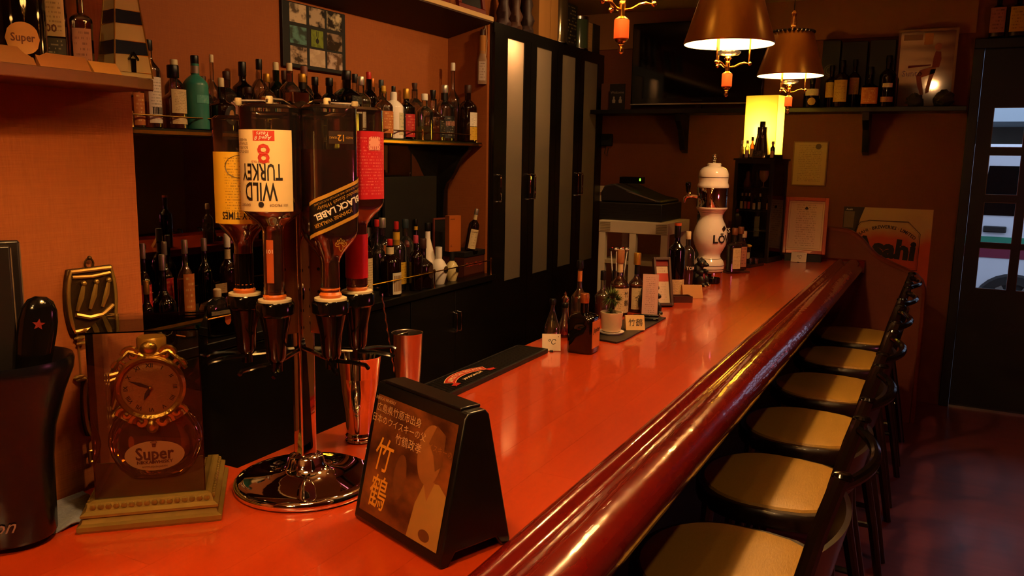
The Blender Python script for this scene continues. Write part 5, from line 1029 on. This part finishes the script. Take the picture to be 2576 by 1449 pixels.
# ------------------------------------------------------------------ bottles on the back worktop
LG = 'bottles on the back worktop'
def W(px, top, wpx, X, label, *a, **k): k.setdefault('z0', BZ); k.setdefault('grp', LG); return shelf_bottle(px, top, wpx, X, label, *a, **k)
LF, LM, LB = -2.40, -2.47, -2.56
W(873, 545, 54, LM, 'square black-labelled whisky bottle, mostly behind the dispenser', 'std', GBLACK, C_BLACK, [(.1, .5, .95, L_BLK)], n=4)
W(914, 555, 46, LF, 'bottle with cream emblem label just behind the red sleeve', 'std', GBROWN, C_BLACK, [(.1, .55, .9, L_CREAM)])
W(948, 552, 42, LB, 'clear bottle with red neck strip in the back', 'long', GCLEAR, C_RED)
W(962, 548, 48, LB, 'clear bottle with silver collar and orange label', 'std', GCLEAR, C_SILV, [(.38, .62, .9, L_ORANGE)], liquid=PALE, fill=(.02, .3))
W(997, 557, 50, LM, 'clear bottle with red cap and yellow neck band', 'std', GCLEAR, C_RED, [(.1, .42, .9, L_YEL)], band=(.66, .85, C_YEL), capr=.0125)
W(981, 601, 56, LF, 'dark bottle with red wax cap, red ribbon and framed white label', 'std', GBROWN, C_RED, [(.04, .42, .7, mat('framed_white', '#cfc4ae', .6), .006), (.09, .37, .6, mat('framed_brown', '#7a5226', .6), .0063)], band=(.72, .86, C_CREAM), capr=.0135)
W(1020, 551, 44, LB, 'dark clear bottle with slate-blue cap', 'std', GDIM, C_BLUE)
W(1024, 600, 62, LF, 'round dark liqueur bottle with shield-shaped white label', 'squat', GBLACK, C_RED, [(.06, .55, .34, L_WHITE, .008), (.46, .6, .38, L_ORANGE, .0085)])
W(1046, 551, 40, LB, 'black bottle with yellow neck band', 'long', GBLACK, C_BLACK, band=(.82, .88, C_YEL))
W(1064, 600, 52, LF, 'dark brown bottle with round dark medallion label', 'squat', GBROWN, C_BROWN, [(.2, .48, .45, mat('medal_brown', '#3a2014', .5), .010, 'oval')])
W(1076, 560, 50, LM, 'white ceramic bottle with long tapering neck and dark stopper', 'cone', WHITEC, C_BLACK)
W(1046, 592, 34, LM, 'small dark bottle with pink pourer', 'std', GBROWN, flat('pink_pourer', '#b8405a'))
def jug(px, top, base, wpx, X, label, mt_, cm, neck):
    p = at(px, (top + base) / 2, x=X); h = at(px, top, x=X).z - BZ; r = wpx * pxm(p) / 2
    o = thing('round_jug', label, 'bottle', (X, p.y, BZ), radians(0), group='round jug bottles')
    G().lathe([(r * .62, 0), (r * .66, .004), (r * .95, h * .26), (r, h * .38), (r * .92, h * .5), (r * .62, h * .62), (r * .36, h * .68), (r * .33, h * .72)], seg=28).build('body', mt_, o)
    G().lathe([(r * .36, h * .7), (r * .38, h * .74), (r * .38, h), (r * .34, h)], seg=18).build('neck', neck, o)
    G().lathe([(r * .02, 0), (r * .42, .001), (r * .42, .003), (r * .02, .004)], seg=24).T(Matrix.Translation((r * .93, 0, h * .40)) @ Matrix.Rotation(pi / 2, 4, 'Y') ).build('medallion', cm, o)
jug(1104, 621, 695, 44, -2.40, 'white round jug bottle with bronze medallion', WHITEC, mat('bronze_medal', '#4a3a1c', .4, .5), WHITEC)
jug(1137, 634, 690, 34, -2.405, 'cream round jug bottle with dark medallion and dark neck', mat('ivory_glaze', '#d6c78f', .2), mat('dark_medal', '#1c120c', .4), BLACKM)
bx = thing('gift_crate', 'dark lidded crate with reddish front and red lettering', 'crate', (-2.47, 4.135, BZ)); 
G().box(-.075, -.115, 0, .068, .115, .115).build('body', mat('crate_red_brown', '#4a1c10', .6), bx, smooth=False); G().box(-.078, -.118, .115, .073, .118, .145).build('lid', BLACKM, bx, smooth=False, bevel=.002)
letter('Captain Morgan', .030, onX(.068), mat('crate_red', '#b0301a', .6), bx, v0=.07, bold=.02); G().extrude([(-.03, .145), (.03, .145), (.02, .125), (-.02, .125)], .0732, .0745, 'x').build('latch', BLACKG, bx)
rb = bottle('rum_bottle', 'leaning rum bottle with cream label on top of the crate', (-2.425, 4.115, BZ + .146), .245, .031, 'std', GBROWN, C_SILV, [(.06, .52, .03, print_mat('rum_label', '#cdb98c', '#8a6a3a', 7, .3), 0, None, [('Captain', .014, -.004, .46, INKB, dict(shear=.2, bold=.01))])], rz=radians(-28), band=(.74, .9, L_CREAM)); rb.rotation_euler = (radians(-9), radians(4), radians(-28))
cb = thing('amber_box', 'upright amber cardboard gift box beside the leaning rum bottle', 'box', (-2.485, 4.03, BZ + .146), radians(-20)); G().box(-.02, -.042, 0, .02, .042, .205).build('carton', mat('amber_card', '#a8561c', .5, noise=.1, nscale=8), cb, smooth=False, bevel=.001); G().box(.0201, -.034, .183, .0205, -.002, .188).build('brand_line', INKB, cb, smooth=False); letter('⚱', .02, onX(.02), INKB, cb, v0=.03, u0=-.028)
pf_ = thing('dark_picture', 'small dark picture with dull pink frame standing behind the jugs', 'picture frame', (-2.60, 4.07, BZ + .0), radians(-10)); f = G(); [f.box(*q) for q in ((0, -.06, 0, .008, -.05, .33), (0, .05, 0, .008, .06, .33), (0, -.05, 0, .008, .05, .01), (0, -.05, .32, .008, .05, .33))]; f.build('frame', mat('dull_pink', '#6a3028', .5), pf_, smooth=False); G().box(.0, -.05, .01, .004, .05, .32).build('picture', BLACKM, pf_, smooth=False)
bp_ = thing('black_panel', 'black upright panel leaning on the mirror behind the bottles', 'panel', (XW + .012, (at(964, 500, x=-2.65).y + at(1094, 500, x=-2.65).y) / 2, BZ)); hw = (at(1094, 500, x=-2.65).y - at(964, 500, x=-2.65).y) / 2
G().box(0, -hw, 0, .018, hw, at(1030, 444, x=-2.65).z - BZ).build('board', BLACKM, bp_, smooth=False, bevel=.002)
# left part of the worktop
W(360, 612, 34, LF - .03, 'bottle with silver cap and red label at the corner of the wall', 'std', GBROWN, C_SILV, [(.3, .62, .9, L_RED)])
W(414, 608, 36, LB, 'bottle with silver cap and red label behind the globe flask', 'std', GBROWN, C_SILV, [(.2, .62, .9, L_RED)])
W(408, 640, 56, LF - .03, 'dark globe-shaped flask with silver cap', 'squat', GBLACK, C_SILV, capr=.011)
W(465, 603, 40, LM, 'bottle with silver cap and orange label', 'std', GCLEAR, C_SILV, [(.2, .66, .9, L_ORANGE)], liquid=AMBER, fill=(.02, .6))
W(514, 599, 36, LB, 'black bottle with a thin silver-topped cap', 'std', GBLACK, C_SILV)
W(572, 588, 42, LM, 'bottle with red and white cap and beige neck tag', 'std', GBROWN, C_WHITE, band=(.70, .84, L_CREAM))
t = thing('price_tag', 'beige paper tag hanging between the dark bottles', 'tag', (LM + .03, at(542, 624, x=LM).y, .06)); G().box(0, -.035, 0, .001, .022, .038).build('paper', print_mat('tag_paper', '#8a7048', '#5a4020', 5, .3), t, smooth=False)
dk = thing('emblem_decanter', 'wide dark decanter with glass stopper, pale band and orange shield', 'decanter', (LF, at(545, 700, x=LF).y, BZ), radians(-8))
G().loft([ring(r_, z, n_, .62, 28) for r_, z, n_ in ((.055, 0, 4), (.066, .008, 4), (.07, .07, 4), (.066, .095, 4))]).build('body', GBLACK, dk)
G().loft([ring(r_, z, n_, .62, 28) for r_, z, n_ in ((.066, .095, 4), (.067, .11, 4), (.062, .126, 3), (.03, .142, 2.4), (.016, .148, 2))]).build('glass_shoulder', GDIM, dk)
G().lathe([(.013, .148), (.015, .152), (.015, .176), (.011, .18)], seg=14).build('stopper', C_TAN if 'C_TAN' in globals() else C_CREAM, dk)
fn = surf(.07, 4, .62, .001); g = G(); g.loft([[fn(-.055 + .11 * i / 12, z) for i in range(13)] for z in (.088, .103)], False, False, False); g.build('band_label', print_mat('band_grey', '#6a5c48', '#2a2018', 2, .6), dk)
patch([(-.013, .078), (.013, .078), (.013, .058), (.007, .048), (0, .045), (-.007, .048), (-.013, .058)], lambda u, v: fn(u + .012, v), 'shield', mat('orange_shield', '#b04c1c', .5), dk)
mb = W(366, 706, 30, -2.36, 'tiny bottle with gold cap beside the wall corner', 'mini', GBROWN, C_GOLD)
pb = thing('gauze_pouch', 'pale gauze pouch tied with cord among the left bottles', 'pouch', (-2.38, at(398, 760, x=-2.38).y, BZ)); G().lathe([(.012, 0), (.02, .01), (.018, .035), (.008, .06), (.006, .066), (.012, .08), (.003, .084)], seg=14).build('pouch', mat('gauze', '#6a5836', .8, noise=.2, nscale=90), pb); G().tube([(0, 0, .064), (.012, .02, .05), (.016, .035, .056), (.012, .05, .075)], .0014, 6).build('cord', mat('gauze', '#6a5836', .8), pb)
s_ = G().tube([(-2.37, at(438, 747, x=-2.37).y, BZ + .045), (-2.36, at(462, 760, x=-2.36).y, BZ + .035)], .003, 8); tag(s_.build('muddler_stick', C_COPPER), 'short copper stick lying across the left bottles', 'stick')

# ------------------------------------------------------------------ photo collage on the back wall
y0, y1 = at(712, 90, x=XW + .02).y, at(870, 100, x=XW + .02).y; zb = at(790, 177, x=XW + .02).z; zt = 1.262
fr = thing('photo_collage', 'black frame with nine small photographs above the bottle shelf', 'picture frame', (XW, (y0 + y1) / 2, 0))
hw = (y1 - y0) / 2; G().box(0, -hw, zb, .018, hw, zt).build('frame', BLACKM, fr, smooth=False, bevel=.003)
def photo_mat(name, a, b_, sc_, seed):
    mt = bpy.data.materials.new(name); mt.use_nodes = True; nt = mt.node_tree; b = nt.nodes['Principled BSDF']; b.inputs['Roughness'].default_value = .3
    tc = nt.nodes.new('ShaderNodeTexCoord'); nz = nt.nodes.new('ShaderNodeTexNoise'); nz.noise_dimensions = '4D'; nz.inputs['W'].default_value = seed; nz.inputs['Scale'].default_value = sc_; nz.inputs['Detail'].default_value = 3
    cr = nt.nodes.new('ShaderNodeValToRGB'); cr.color_ramp.elements[0].position = .44; cr.color_ramp.elements[1].position = .56; cr.color_ramp.elements[0].color = hx(a); cr.color_ramp.elements[1].color = hx(b_)
    nt.links.new(tc.outputs['Generated'], nz.inputs['Vector']); nt.links.new(nz.outputs['Fac'], cr.inputs[0]); nt.links.new(cr.outputs[0], b.inputs['Base Color']); return mt
PH = [('#4a3a2c', '#b8a488'), ('#1c1410', '#a8947c'), ('#1a120e', '#c0b090'), ('#2c3a34', '#54807a'), ('#5c6a24', '#74842e'), ('#241812', '#8a7460'), ('#3a2a20', '#b09880'), ('#b09880', '#c4b098'), ('#5a4030', '#b8a090')]
fx = lambda px: (at(px, 110, x=XW + .02).y - (y0 + y1) / 2)
cols = [(fx(730), fx(772)), (fx(779), fx(818)), (fx(823), fx(861))]; zz = [at(790, 20, x=XW + .02).z, at(790, 66, x=XW + .02).z, at(790, 75, x=XW + .02).z, at(790, 118, x=XW + .02).z, at(790, 124, x=XW + .02).z, at(790, 167, x=XW + .02).z]
for r_ in range(3):
    for c_ in range(3):
        k = r_ * 3 + c_; q = (cols[c_][0] + (.012 if k == 4 else 0), cols[c_][1] - (.012 if k == 4 else 0)); G().box(.018, q[0], zz[r_ * 2 + 1], .0195, q[1], zz[r_ * 2]).build('photograph', photo_mat('photo_%d' % k, *PH[k], 2.2, k * 3.1 + .7), fr, smooth=False)
letter('ﾘ', .05, onX(.0197), INK, fr, u0=(cols[1][0] + cols[1][1]) / 2, v0=(zz[2] + zz[3]) / 2 + .012); letter('●', .03, onX(.0197), INK, fr, u0=(cols[1][0] + cols[1][1]) / 2, v0=(zz[2] + zz[3]) / 2 - .012)

# raffia bottle hung on the niche side wall
rx_, ry_ = -2.428, 4.245; hb = thing('raffia_bottle', 'raffia-wrapped bottle hung by a cord at the cupboard edge', 'bottle', (rx_, ry_, at(1225, 212, y=ry_).z), radians(-60)); hh = at(1228, 75, y=ry_).z - at(1225, 212, y=ry_).z
G().loft([ring(.026, 0, 4, .8), ring(.028, .01, 4, .8), ring(.028, hh * .45, 4, .8), ring(.02, hh * .55, 2, 1), ring(.016, hh * .8, 2, 1)]).build('body', mat('paper_wrap', '#8a6a50', .7), hb); G().lathe([(.019 + .001 * (i % 2), hh * (.50 + .4 * i / 16)) for i in range(17)], seg=16).build('raffia', mat('raffia', '#a06a2c', .8), hb); G().lathe([(.013, hh * .88), (.012, hh), (.008, hh * 1.02)], seg=12).build('cork', C_BROWN, hb)
fn = surf(.028, 4, .8, .001); G().loft([[fn(-.02 + .04 * i / 8, z) for i in range(9)] for z in (.02, hh * .42)], False, False, False).build('label', print_mat('raffia_label', '#b09a88', '#5a2c20', 7, .5), hb); G().tube([(0, .02, hh * .5), (.006, .026, hh * .8), (-.002, .018, hh * 1.08), (-.01, .0, hh * .9)], .0016, 6).build('cord', C_CREAM, hb)

# ------------------------------------------------------------------ things on top of the tall cupboard
CT = 1.358; XT = -2.43
def topy(px, x=XT): return at(px, 70, x=x).y
def carton(px0, px1, h, label, mt_, x=XT, txt=None, cat='box'):
    a, b_ = topy(px0, x), topy(px1, x); o = thing('carton', label, cat, (x, (a + b_) / 2, CT), group='cartons on top of the cupboard'); w_ = (b_ - a) / 2
    G().box(-.04, -w_, 0, .035, w_, h).build('box', mt_, o, smooth=False, bevel=.001)
    if txt: letter(txt, .02, onX(.035), INKG, o, v0=h * .55, rot=pi / 2)
TANC = mat('tan_carton', '#a3723a', .6, noise=.1, nscale=20, stretch=(1, 1, .1)); BKC = print_mat('black_carton', '#15120e', '#a08a58', 12, .25)
carton(1343, 1372, .30, 'tall tan carton on the cupboard, the left of two', TANC); carton(1373, 1391, .29, 'tall tan carton on the cupboard, the right of two', TANC)
carton(1415, 1440, .28, 'black printed carton beside the glass canister', BKC); carton(1464, 1480, .205, 'cream carton beside the green canister', print_mat('cream_carton', '#b08a58', '#6a4a24', 10, .3)); carton(1482, 1499, .21, 'dark carton at the right end of the cupboard top', mat('dark_carton', '#16160f', .5))
def canister(px0, px1, h, label, mt_, lid):
    a, b_ = topy(px0), topy(px1); o = thing('canister', label, 'canister', (XT, (a + b_) / 2, CT), group='canisters on the cupboard'); r_ = (b_ - a) / 2 * .92
    G().lathe([(r_, 0), (r_, .003), (r_, h - .01), (r_ * .95, h)], seg=28).build('tube', mt_, o); G().lathe([(r_ * 1.03, 0), (r_ * 1.03, .008)], seg=28).build('rim', STEEL, o); G().lathe([(r_ * 1.02, h - .02), (r_ * 1.02, h)], seg=28).build('lid', lid, o)
canister(1391, 1414, .32, 'shiny metal tube canister on the cupboard', mat('steel_tube', '#8a7a5c', .15, .9), STEEL); canister(1444, 1466, .225, 'green tinted canister on the cupboard', mat('green_tube', '#3a4630', .2, coat=.5), STEEL)
for k, px in enumerate((1262, 1292, 1322)):
    o = thing('carved_vessel', ('dark carved vessel at the left end of the cupboard top', 'dark carved vessel in the middle of three on the cupboard', 'dark carved vessel next to the tan cartons')[k], 'vessel', (XT + .01, topy(px), CT), group='carved vessels on the cupboard'); random.seed(k)
    G().loft([[(.045 * s * (1 + .12 * sin(3 * a + z * 60 + k)) * cos(a), .05 * s * (1 + .12 * cos(4 * a + z * 40)) * sin(a), z) for a in [2 * pi * j / 24 for j in range(24)]] for s, z in ((.9, 0), (1, .02), (.75, .045), (.95, .08), (.6, .13), (.75, .17), (.5, .24), (.3, .28))]).build('body', mat('carved_plum_%d' % k, ('#3a2224', '#4a2a1c', '#33221f')[k], .55, noise=.5, nscale=25, bump=1), o)

# ------------------------------------------------------------------ end wall: shelf, television, bottles, pictures
EZ = .945
es = thing('end_wall_shelf', 'dark shelf running along the end wall under the television', 'shelf', (0, 0, 0)); G().box(-2.36, 5.72, EZ - .03, .06, YE, EZ).build('board', BLACK, es, smooth=False, bevel=.003)
for x in (-1.72, -.5): G().extrude([(YE, EZ - .03), (5.76, EZ - .03), (5.78, EZ - .08), (5.86, EZ - .14), (5.93, EZ - .28), (YE, EZ - .30)], x - .02, x + .02, 'x').build('bracket', BLACK, es, smooth=False)
tv = thing('television', 'black flat television with silver lower edge on the end wall', 'television', (0, 0, 0)); xl, xr, z0_, z1_ = -2.11, -1.17, .985, 1.556
G().box(xl, 5.875, z0_, xr, 5.93, z1_).build('casing', BLACKG, tv, bevel=.006); G().box(xl + .03, 5.873, z0_ + .045, xr - .03, 5.875, z1_ - .03).build('screen', mat('tv_screen', '#040404', .06), tv, smooth=False); G().box(xl, 5.871, z0_, xr, 5.876, z0_ + .008).build('silver_edge', C_SILV, tv, smooth=False); G().box(-1.72, 5.84, EZ, -1.5, 5.93, EZ + .008).box(-1.63, 5.89, EZ, -1.59, 5.92, z0_).build('stand', BLACKG, tv, smooth=False)
G().box(-1.66, 5.8722, z0_ + .024, -1.58, 5.873, z0_ + .030).build('logo_plate', mat('logo_grey', '#4a4640', .4), tv, smooth=False)
wc = thing('welcome_card', 'dark welcome card with two pale figures left of the television', 'card', (at(1552, 270, y=5.80).x, 5.80, EZ), radians(-90)); G().box(-.004, -.058, 0, .004, .058, .185).build('board', mat('card_black', '#17110f', .35), wc, smooth=False); letter('Welcome', .026, onX(.004), mat('card_grey', '#8a7c70', .5), wc, v0=.125)
for u in (-.025, .025): G().lathe([(.011, 0), (.014, .02), (.006, .03), (.008, .04), (.002, .048)], seg=10).T(Matrix.Translation((.0045, u, .05)) @ Matrix.Scale(.1, 4, (1, 0, 0))).build('figure_print', mat('card_grey', '#8a7c70', .5), wc)
sp_ = thing('card_stand', 'dull pink slab behind the welcome card', 'frame', (at(1535, 250, y=5.9).x, 5.9, EZ), radians(-90)); G().box(-.006, -.07, 0, .006, .07, .20).build('slab', mat('dull_rose', '#6a3a2a', .5), sp_, smooth=False)
def E_(px, top, wpx, label, kind, gl_, cp, labels, y=5.83, **kw):
    p = at(px, 240, y=y); h = at(px, top, y=y).z - EZ; r = wpx * pxm(p) / 2; bottle('spirit_bottle', label, (p.x, y, EZ), h, r, kind, gl_, cp, [(L[0], L[1], L[2] * r, *L[3:]) for L in labels], rz=radians(-90 + random.uniform(-5, 10)), group='bottles on the end wall shelf', **kw)
E_(2042, 196, 40, 'dark bottle with white and round gold labels below the farthest pendant', 'squat', GBLACK, C_BLACK, [(.40, .62, .9, L_WHITE), (.08, .33, .5, L_TAN, 0, 'oval')], y=5.80)
E_(2089, 165, 32, 'bottle with tan label, left of the tall tan-labelled pair', 'std', GBROWN, C_BLACK, [(.25, .6, .95, L_TAN)], y=5.88)
E_(2115, 152, 38, 'bottle with long yellowish tan label on the end shelf', 'std', GBROWN, C_BLACK, [(.12, .58, .95, L_TAN)], y=5.80)
E_(2146, 150, 32, 'bottle with small tan label right of the long-labelled one', 'std', GBROWN, C_BLACK, [(.28, .62, .95, L_TAN)], y=5.88)
E_(2186, 168, 44, 'squat dark bottle with orange-tan label on the end shelf', 'squat', GBLACK, C_BLACK, [(.08, .48, .9, L_ORANGE)], y=5.80, n=4)
E_(2230, 140, 40, 'tall dark bottle with small white tag near the pub mirror', 'std', GBLACK, C_BLACK, [(.38, .46, .6, L_WHITE), (.1, .2, .8, L_PINK)], y=5.82)
for k, (a, b_, zt_) in enumerate(((2068, 2112, 105), (2116, 2180, 108), (2186, 2250, 104))):
    xa, xb = at(a, 180, y=5.95).x, at(b_, 180, y=5.95).x; o = thing('dark_carton', ('dark carton with round emblem at the back of the end shelf', 'dark carton in the middle of the back of the end shelf', 'dark carton beside the pub mirror')[k], 'box', ((xa + xb) / 2, 5.95, EZ), group='dark cartons on the end shelf'); G().box(-(xb - xa) / 2, -.04, 0, (xb - xa) / 2, .04, at(a, zt_, y=5.95).z - EZ).build('box', mat('dark_box_%d' % k, ('#14130f', '#100d0b', '#15100e')[k], .4), o, smooth=False, bevel=.002)
    if k == 0: letter('◎', .10, lambda u, v: (u, -.0407, v), mat('dim_emblem', '#4a4a40', .5), o, v0=.24)
pm_ = thing('pub_mirror', 'framed pub mirror with printed seated figure on the end shelf', 'mirror', (-.19, 5.95, EZ), radians(-90)); mw, mh = .168, .485
f = G(); [f.box(*q) for q in ((-.006, -mw, 0, .010, -mw + .014, mh), (-.006, mw - .014, 0, .010, mw, mh), (-.006, -mw + .014, 0, .010, mw - .014, .014), (-.006, -mw + .014, mh - .014, .010, mw - .014, mh))]; f.build('frame', mat('bone_frame', '#8a6a48', .5), pm_, smooth=False)
gm = G().box(-.004, -mw + .014, .014, .002, mw - .014, mh - .014).build('mirror_glass', mat('pub_glass', '#8a8078', .04, 1), pm_, smooth=False); SK = mat('printed_skin', '#a8684a', .5); fp = lambda u, v: (.0027, u, v)
patch([(-.05, .20), (-.03, .235), (.03, .255), (.06, .25), (.055, .215), (.01, .20), (-.02, .19), (-.005, .12), (.0, .085), (-.015, .08), (-.04, .14)], fp, 'leg_print', SK, gm); patch([(.03, .24), (.06, .24), (.04, .17), (.03, .10), (.01, .09), (.01, .12), (.02, .18)], fp, 'leg_print', SK, gm)
patch([(.035, .25), (.075, .25), (.085, .30), (.08, .345), (.05, .35), (.04, .31)], fp, 'body_print', mat('printed_red', '#7a2c1c', .5), gm); patch([(.062 + .02 * cos(a), .375 + .024 * sin(a)) for a in [2 * pi * i / 16 for i in range(16)]], fp, 'head_print', SK, gm); patch([(-.10, .25), (.03, .262), (.03, .27), (-.10, .265)], fp, 'seat_print', mat('printed_red', '#7a2c1c', .5), gm)
letter('Sunto', .05, fp, INKW, gm, u0=-.075, v0=.215); patch([(-mw + .03, .42), (-.03, .42), (-.03, .455), (-mw + .03, .455)], fp, 'plate_print', mat('plate_cream', '#8a7050', .5), gm); patch([(-.02, .39), (.03, .39), (.03, .46), (-.02, .46)], fp, 'panel_print', mat('panel_ochre', '#b07a34', .5), gm)
CEL = mat('cellophane', '#5a5a50', .12, trans=.5, ior=1.2)
for k, (px, s) in enumerate(((2300, 1.0), (2375, 1.2))):
    random.seed(20 + k); p = at(px, 255, y=5.78); g = G().sphere((0, 0, 0), (.05 * s, .035 * s, .04 * s), 12, 8); g.v = [(x * random.uniform(.75, 1.2), y * random.uniform(.75, 1.2), max(-.038 * s, z * random.uniform(.6, 1.3)) + .038 * s) for x, y, z in g.v]; o = g.build('cellophane_bundle', CEL, smooth=False); o.location = (p.x, 5.78, EZ); tag(o, ('crumpled cellophane bundle before the mirror, the left one', 'crumpled cellophane bundle before the mirror, the bigger right one')[k], 'bag', 'cellophane bundles')
for k, px in enumerate((2510, 2560)):
    p = at(px, 60, y=5.965); bottle('spirit_bottle', ('dark bottle with pale pink label on the ledge over the door', 'bottle with yellow label on the ledge over the door, at the picture edge')[k], (p.x, 5.965, 1.361), .26, .045, 'std', GBLACK, C_BLACK, [(.10, .66, .042, (L_PINK, L_YEL)[k])], rz=radians(-95), n=5, group='bottles over the door')
sw_ = thing('light_switch', 'beige switch plate on the end wall beside the cupboard', 'switch', (at(1515, 487, y=YE).x, YE, at(1515, 487, y=YE).z)); G().box(-.037, -.008, -.06, .037, 0, .06).build('plate', CREAM, sw_, bevel=.003); G().box(-.012, -.012, -.012, .012, -.008, .012).build('button', mat('switch_pink', '#8a5a48', .4), sw_, smooth=False)
ic = thing('intercom', 'small dark phone with a cord on the end wall', 'phone', (at(1530, 352, y=YE).x, YE, at(1530, 352, y=YE).z)); G().box(-.05, -.03, -.045, .04, 0, .045).build('body', BLACKM, ic, bevel=.006); G().tube([(-.01, -.015, -.045), (-.02, -.018, -.10), (0, -.018, -.12), (.01, -.016, -.06)], .003, 6).build('cord', BLACKM, ic)
# wall certificate and beer poster
xa, xb = -.96, -.735; wcf = thing('wall_certificate', 'pale certificate in thin frame on the end wall', 'picture frame', ((xa + xb) / 2, YE, .435), radians(-90)); G().box(0, -.1125, 0, .014, .1125, .30).build('frame', mat('thin_brown_frame', '#7a5434', .5), wcf, smooth=False, bevel=.002)
wcp = G().box(.014, -.104, .008, .0148, .104, .292).build('paper', print_mat('wall_cert_paper', '#a8845c', '#6a4a30', 24, .5, lo=.14, hi=.86), wcf, smooth=False); letter('●', .05, lambda u, v: (.0152, u, v), mat('seal_ink', '#4a2c1c', .6), wcp, u0=.05, v0=.262)
ap = thing('beer_poster', 'beer poster with black octagon emblem on the end wall', 'poster', (-.337, YE, .305), radians(-90)); pw = .27
mt = bpy.data.materials.new('poster_amber'); mt.use_nodes = True; nt = mt.node_tree; b = nt.nodes['Principled BSDF']; b.inputs['Roughness'].default_value = .4; tc = nt.nodes.new('ShaderNodeTexCoord'); se_ = nt.nodes.new('ShaderNodeSeparateXYZ'); nz = nt.nodes.new('ShaderNodeTexNoise'); nz.inputs['Scale'].default_value = 2.5; ad = nt.nodes.new('ShaderNodeMath'); ad.operation = 'MULTIPLY_ADD'; ad.inputs[1].default_value = .35; cr = nt.nodes.new('ShaderNodeValToRGB')
nt.links.new(tc.outputs['Generated'], se_.inputs[0]); nt.links.new(tc.outputs['Generated'], nz.inputs['Vector']); nt.links.new(nz.outputs['Fac'], ad.inputs[0]); nt.links.new(se_.outputs[2], ad.inputs[2]); nt.links.new(ad.outputs[0], cr.inputs[0]); cr.color_ramp.elements[0].color = hx('#c4481a'); cr.color_ramp.elements[0].position = .86; cr.color_ramp.elements[1].color = hx('#c09a68'); cr.color_ramp.elements[1].position = .99; nt.links.new(cr.outputs[0], b.inputs['Base Color'])
sheet = G().box(0, -pw, -.75, .002, pw, 0).build('sheet', mt, ap, smooth=False); fq = lambda e: (lambda u, v: (.002 + e, u, v))
patch([(-pw, 0), (-.14, 0), (-.165, -.08), (-.19, -.22), (-.20, -.40), (-pw, -.40)], fq(.0004), 'dark_corner', mat('poster_dark', '#2a1812', .4), sheet); patch([(-pw + .005, -.03), (-.20, -.03), (-.205, -.14), (-pw + .005, -.14)], fq(.0006), 'grey_panel', mat('poster_grey', '#6a5444', .4), sheet)
oc = [(-.16, -.10), (-.105, -.085), (.13, -.085), (.205, -.16), (.205, -.40), (-.19, -.40), (-.19, -.15)]; g = G(); g.tube([fq(.001)(*q) for q in oc], .0022, 6, True); g.build('octagon_line', INK, sheet); oc2 = [(u * .955 + .0005, v * .955 - .008) for u, v in oc]; G().tube([fq(.001)(*q) for q in oc2], .0009, 6, True).build('inner_line', INKB, sheet)
v, f = text_uv('ASAHI · BREWERIES · LIMITED', .030, bold=.02); g = G(); Rr = .26; g.add([fq(.0008)((Rr + y) * sin(x / Rr) - .0, (Rr + y) * cos(x / Rr) - Rr - .125) for x, y in v], f); g.build('lettering', INK, sheet, smooth=False)
letter('Asahi', .17, fq(.0008), INK, sheet, u0=-.0, v0=-.27, bold=.05, shear=-.0, rot=-.06); letter('Asahi', .018, fq(.001), INKW, sheet, u0=-.235, v0=-.018)

# ------------------------------------------------------------------ cream cart and cash register behind the counter
ct = thing('cream_cart', 'cream plastic cart with ribbed top rim behind the counter', 'cart', (-1.61, 4.83, 0)); cx, cy = .213, .22
f = G().box(-cx, -cy, .165, cx, cy, .235)
f.build('top_rim', CREAM, ct, smooth=False, bevel=.003)
g = G()
for k in range(6):
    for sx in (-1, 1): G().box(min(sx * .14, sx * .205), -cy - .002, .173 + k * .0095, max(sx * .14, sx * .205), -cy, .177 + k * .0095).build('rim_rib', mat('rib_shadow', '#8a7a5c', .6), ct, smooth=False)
for x, y in ((-cx + .022, -cy + .02), (cx - .022, -cy + .02), (-cx + .022, cy - .02), (cx - .022, cy - .02), (.0, -cy + .02)): G().box(x - .02, y - .018, FZ, x + .02, y + .018, .165).build('post', CREAM, ct, smooth=False)
for z in (-.75, -.35, -.02): G().box(-cx + .005, -cy + .005, z, cx - .005, cy - .005, z + .02).build('shelf', mat('cart_shelf', '#a89878', .5), ct, smooth=False)
cr_ = thing('cash_register', 'dark grey cash register with small green display on the cart', 'register', (-1.655, 4.86, .235)); RG = mat('register_grey', '#191615', .45)
G().box(-.19, -.2, 0, .2, .2, .105).build('drawer', RG, cr_, bevel=.006)
for k in range(6): G().box(-.188, -.2015, .014 + .015 * k, .198, -.2, .017 + .015 * k).build('drawer_groove', BLACKM, cr_, smooth=False)
G().extrude([(-.185, .105), (.19, .105), (.185, .125), (.10, .14), (-.02, .185), (-.10, .215), (-.165, .205), (-.188, .16)], -.19, .18, 'y').build('keyboard_housing', RG, cr_, bevel=.01)
G().add([(-.03, -.1915, .172), (.16, -.1915, .118), (.15, -.1915, .128), (.02, -.1915, .165)], [(0, 1, 2, 3)]).build('silver_trim', C_SILV, cr_, smooth=False)
dp = G().box(-.12, -.06, .215, .03, -.02, .255).build('display', BLACKG, cr_, bevel=.003); letter('8', .022, lambda u, v: (u, -.0605, v), mat('green_led', '#102008', .5, emit='#7ee030', es=3), dp, u0=.012, v0=.238, bold=.02)

SC.view_layers[0].update()
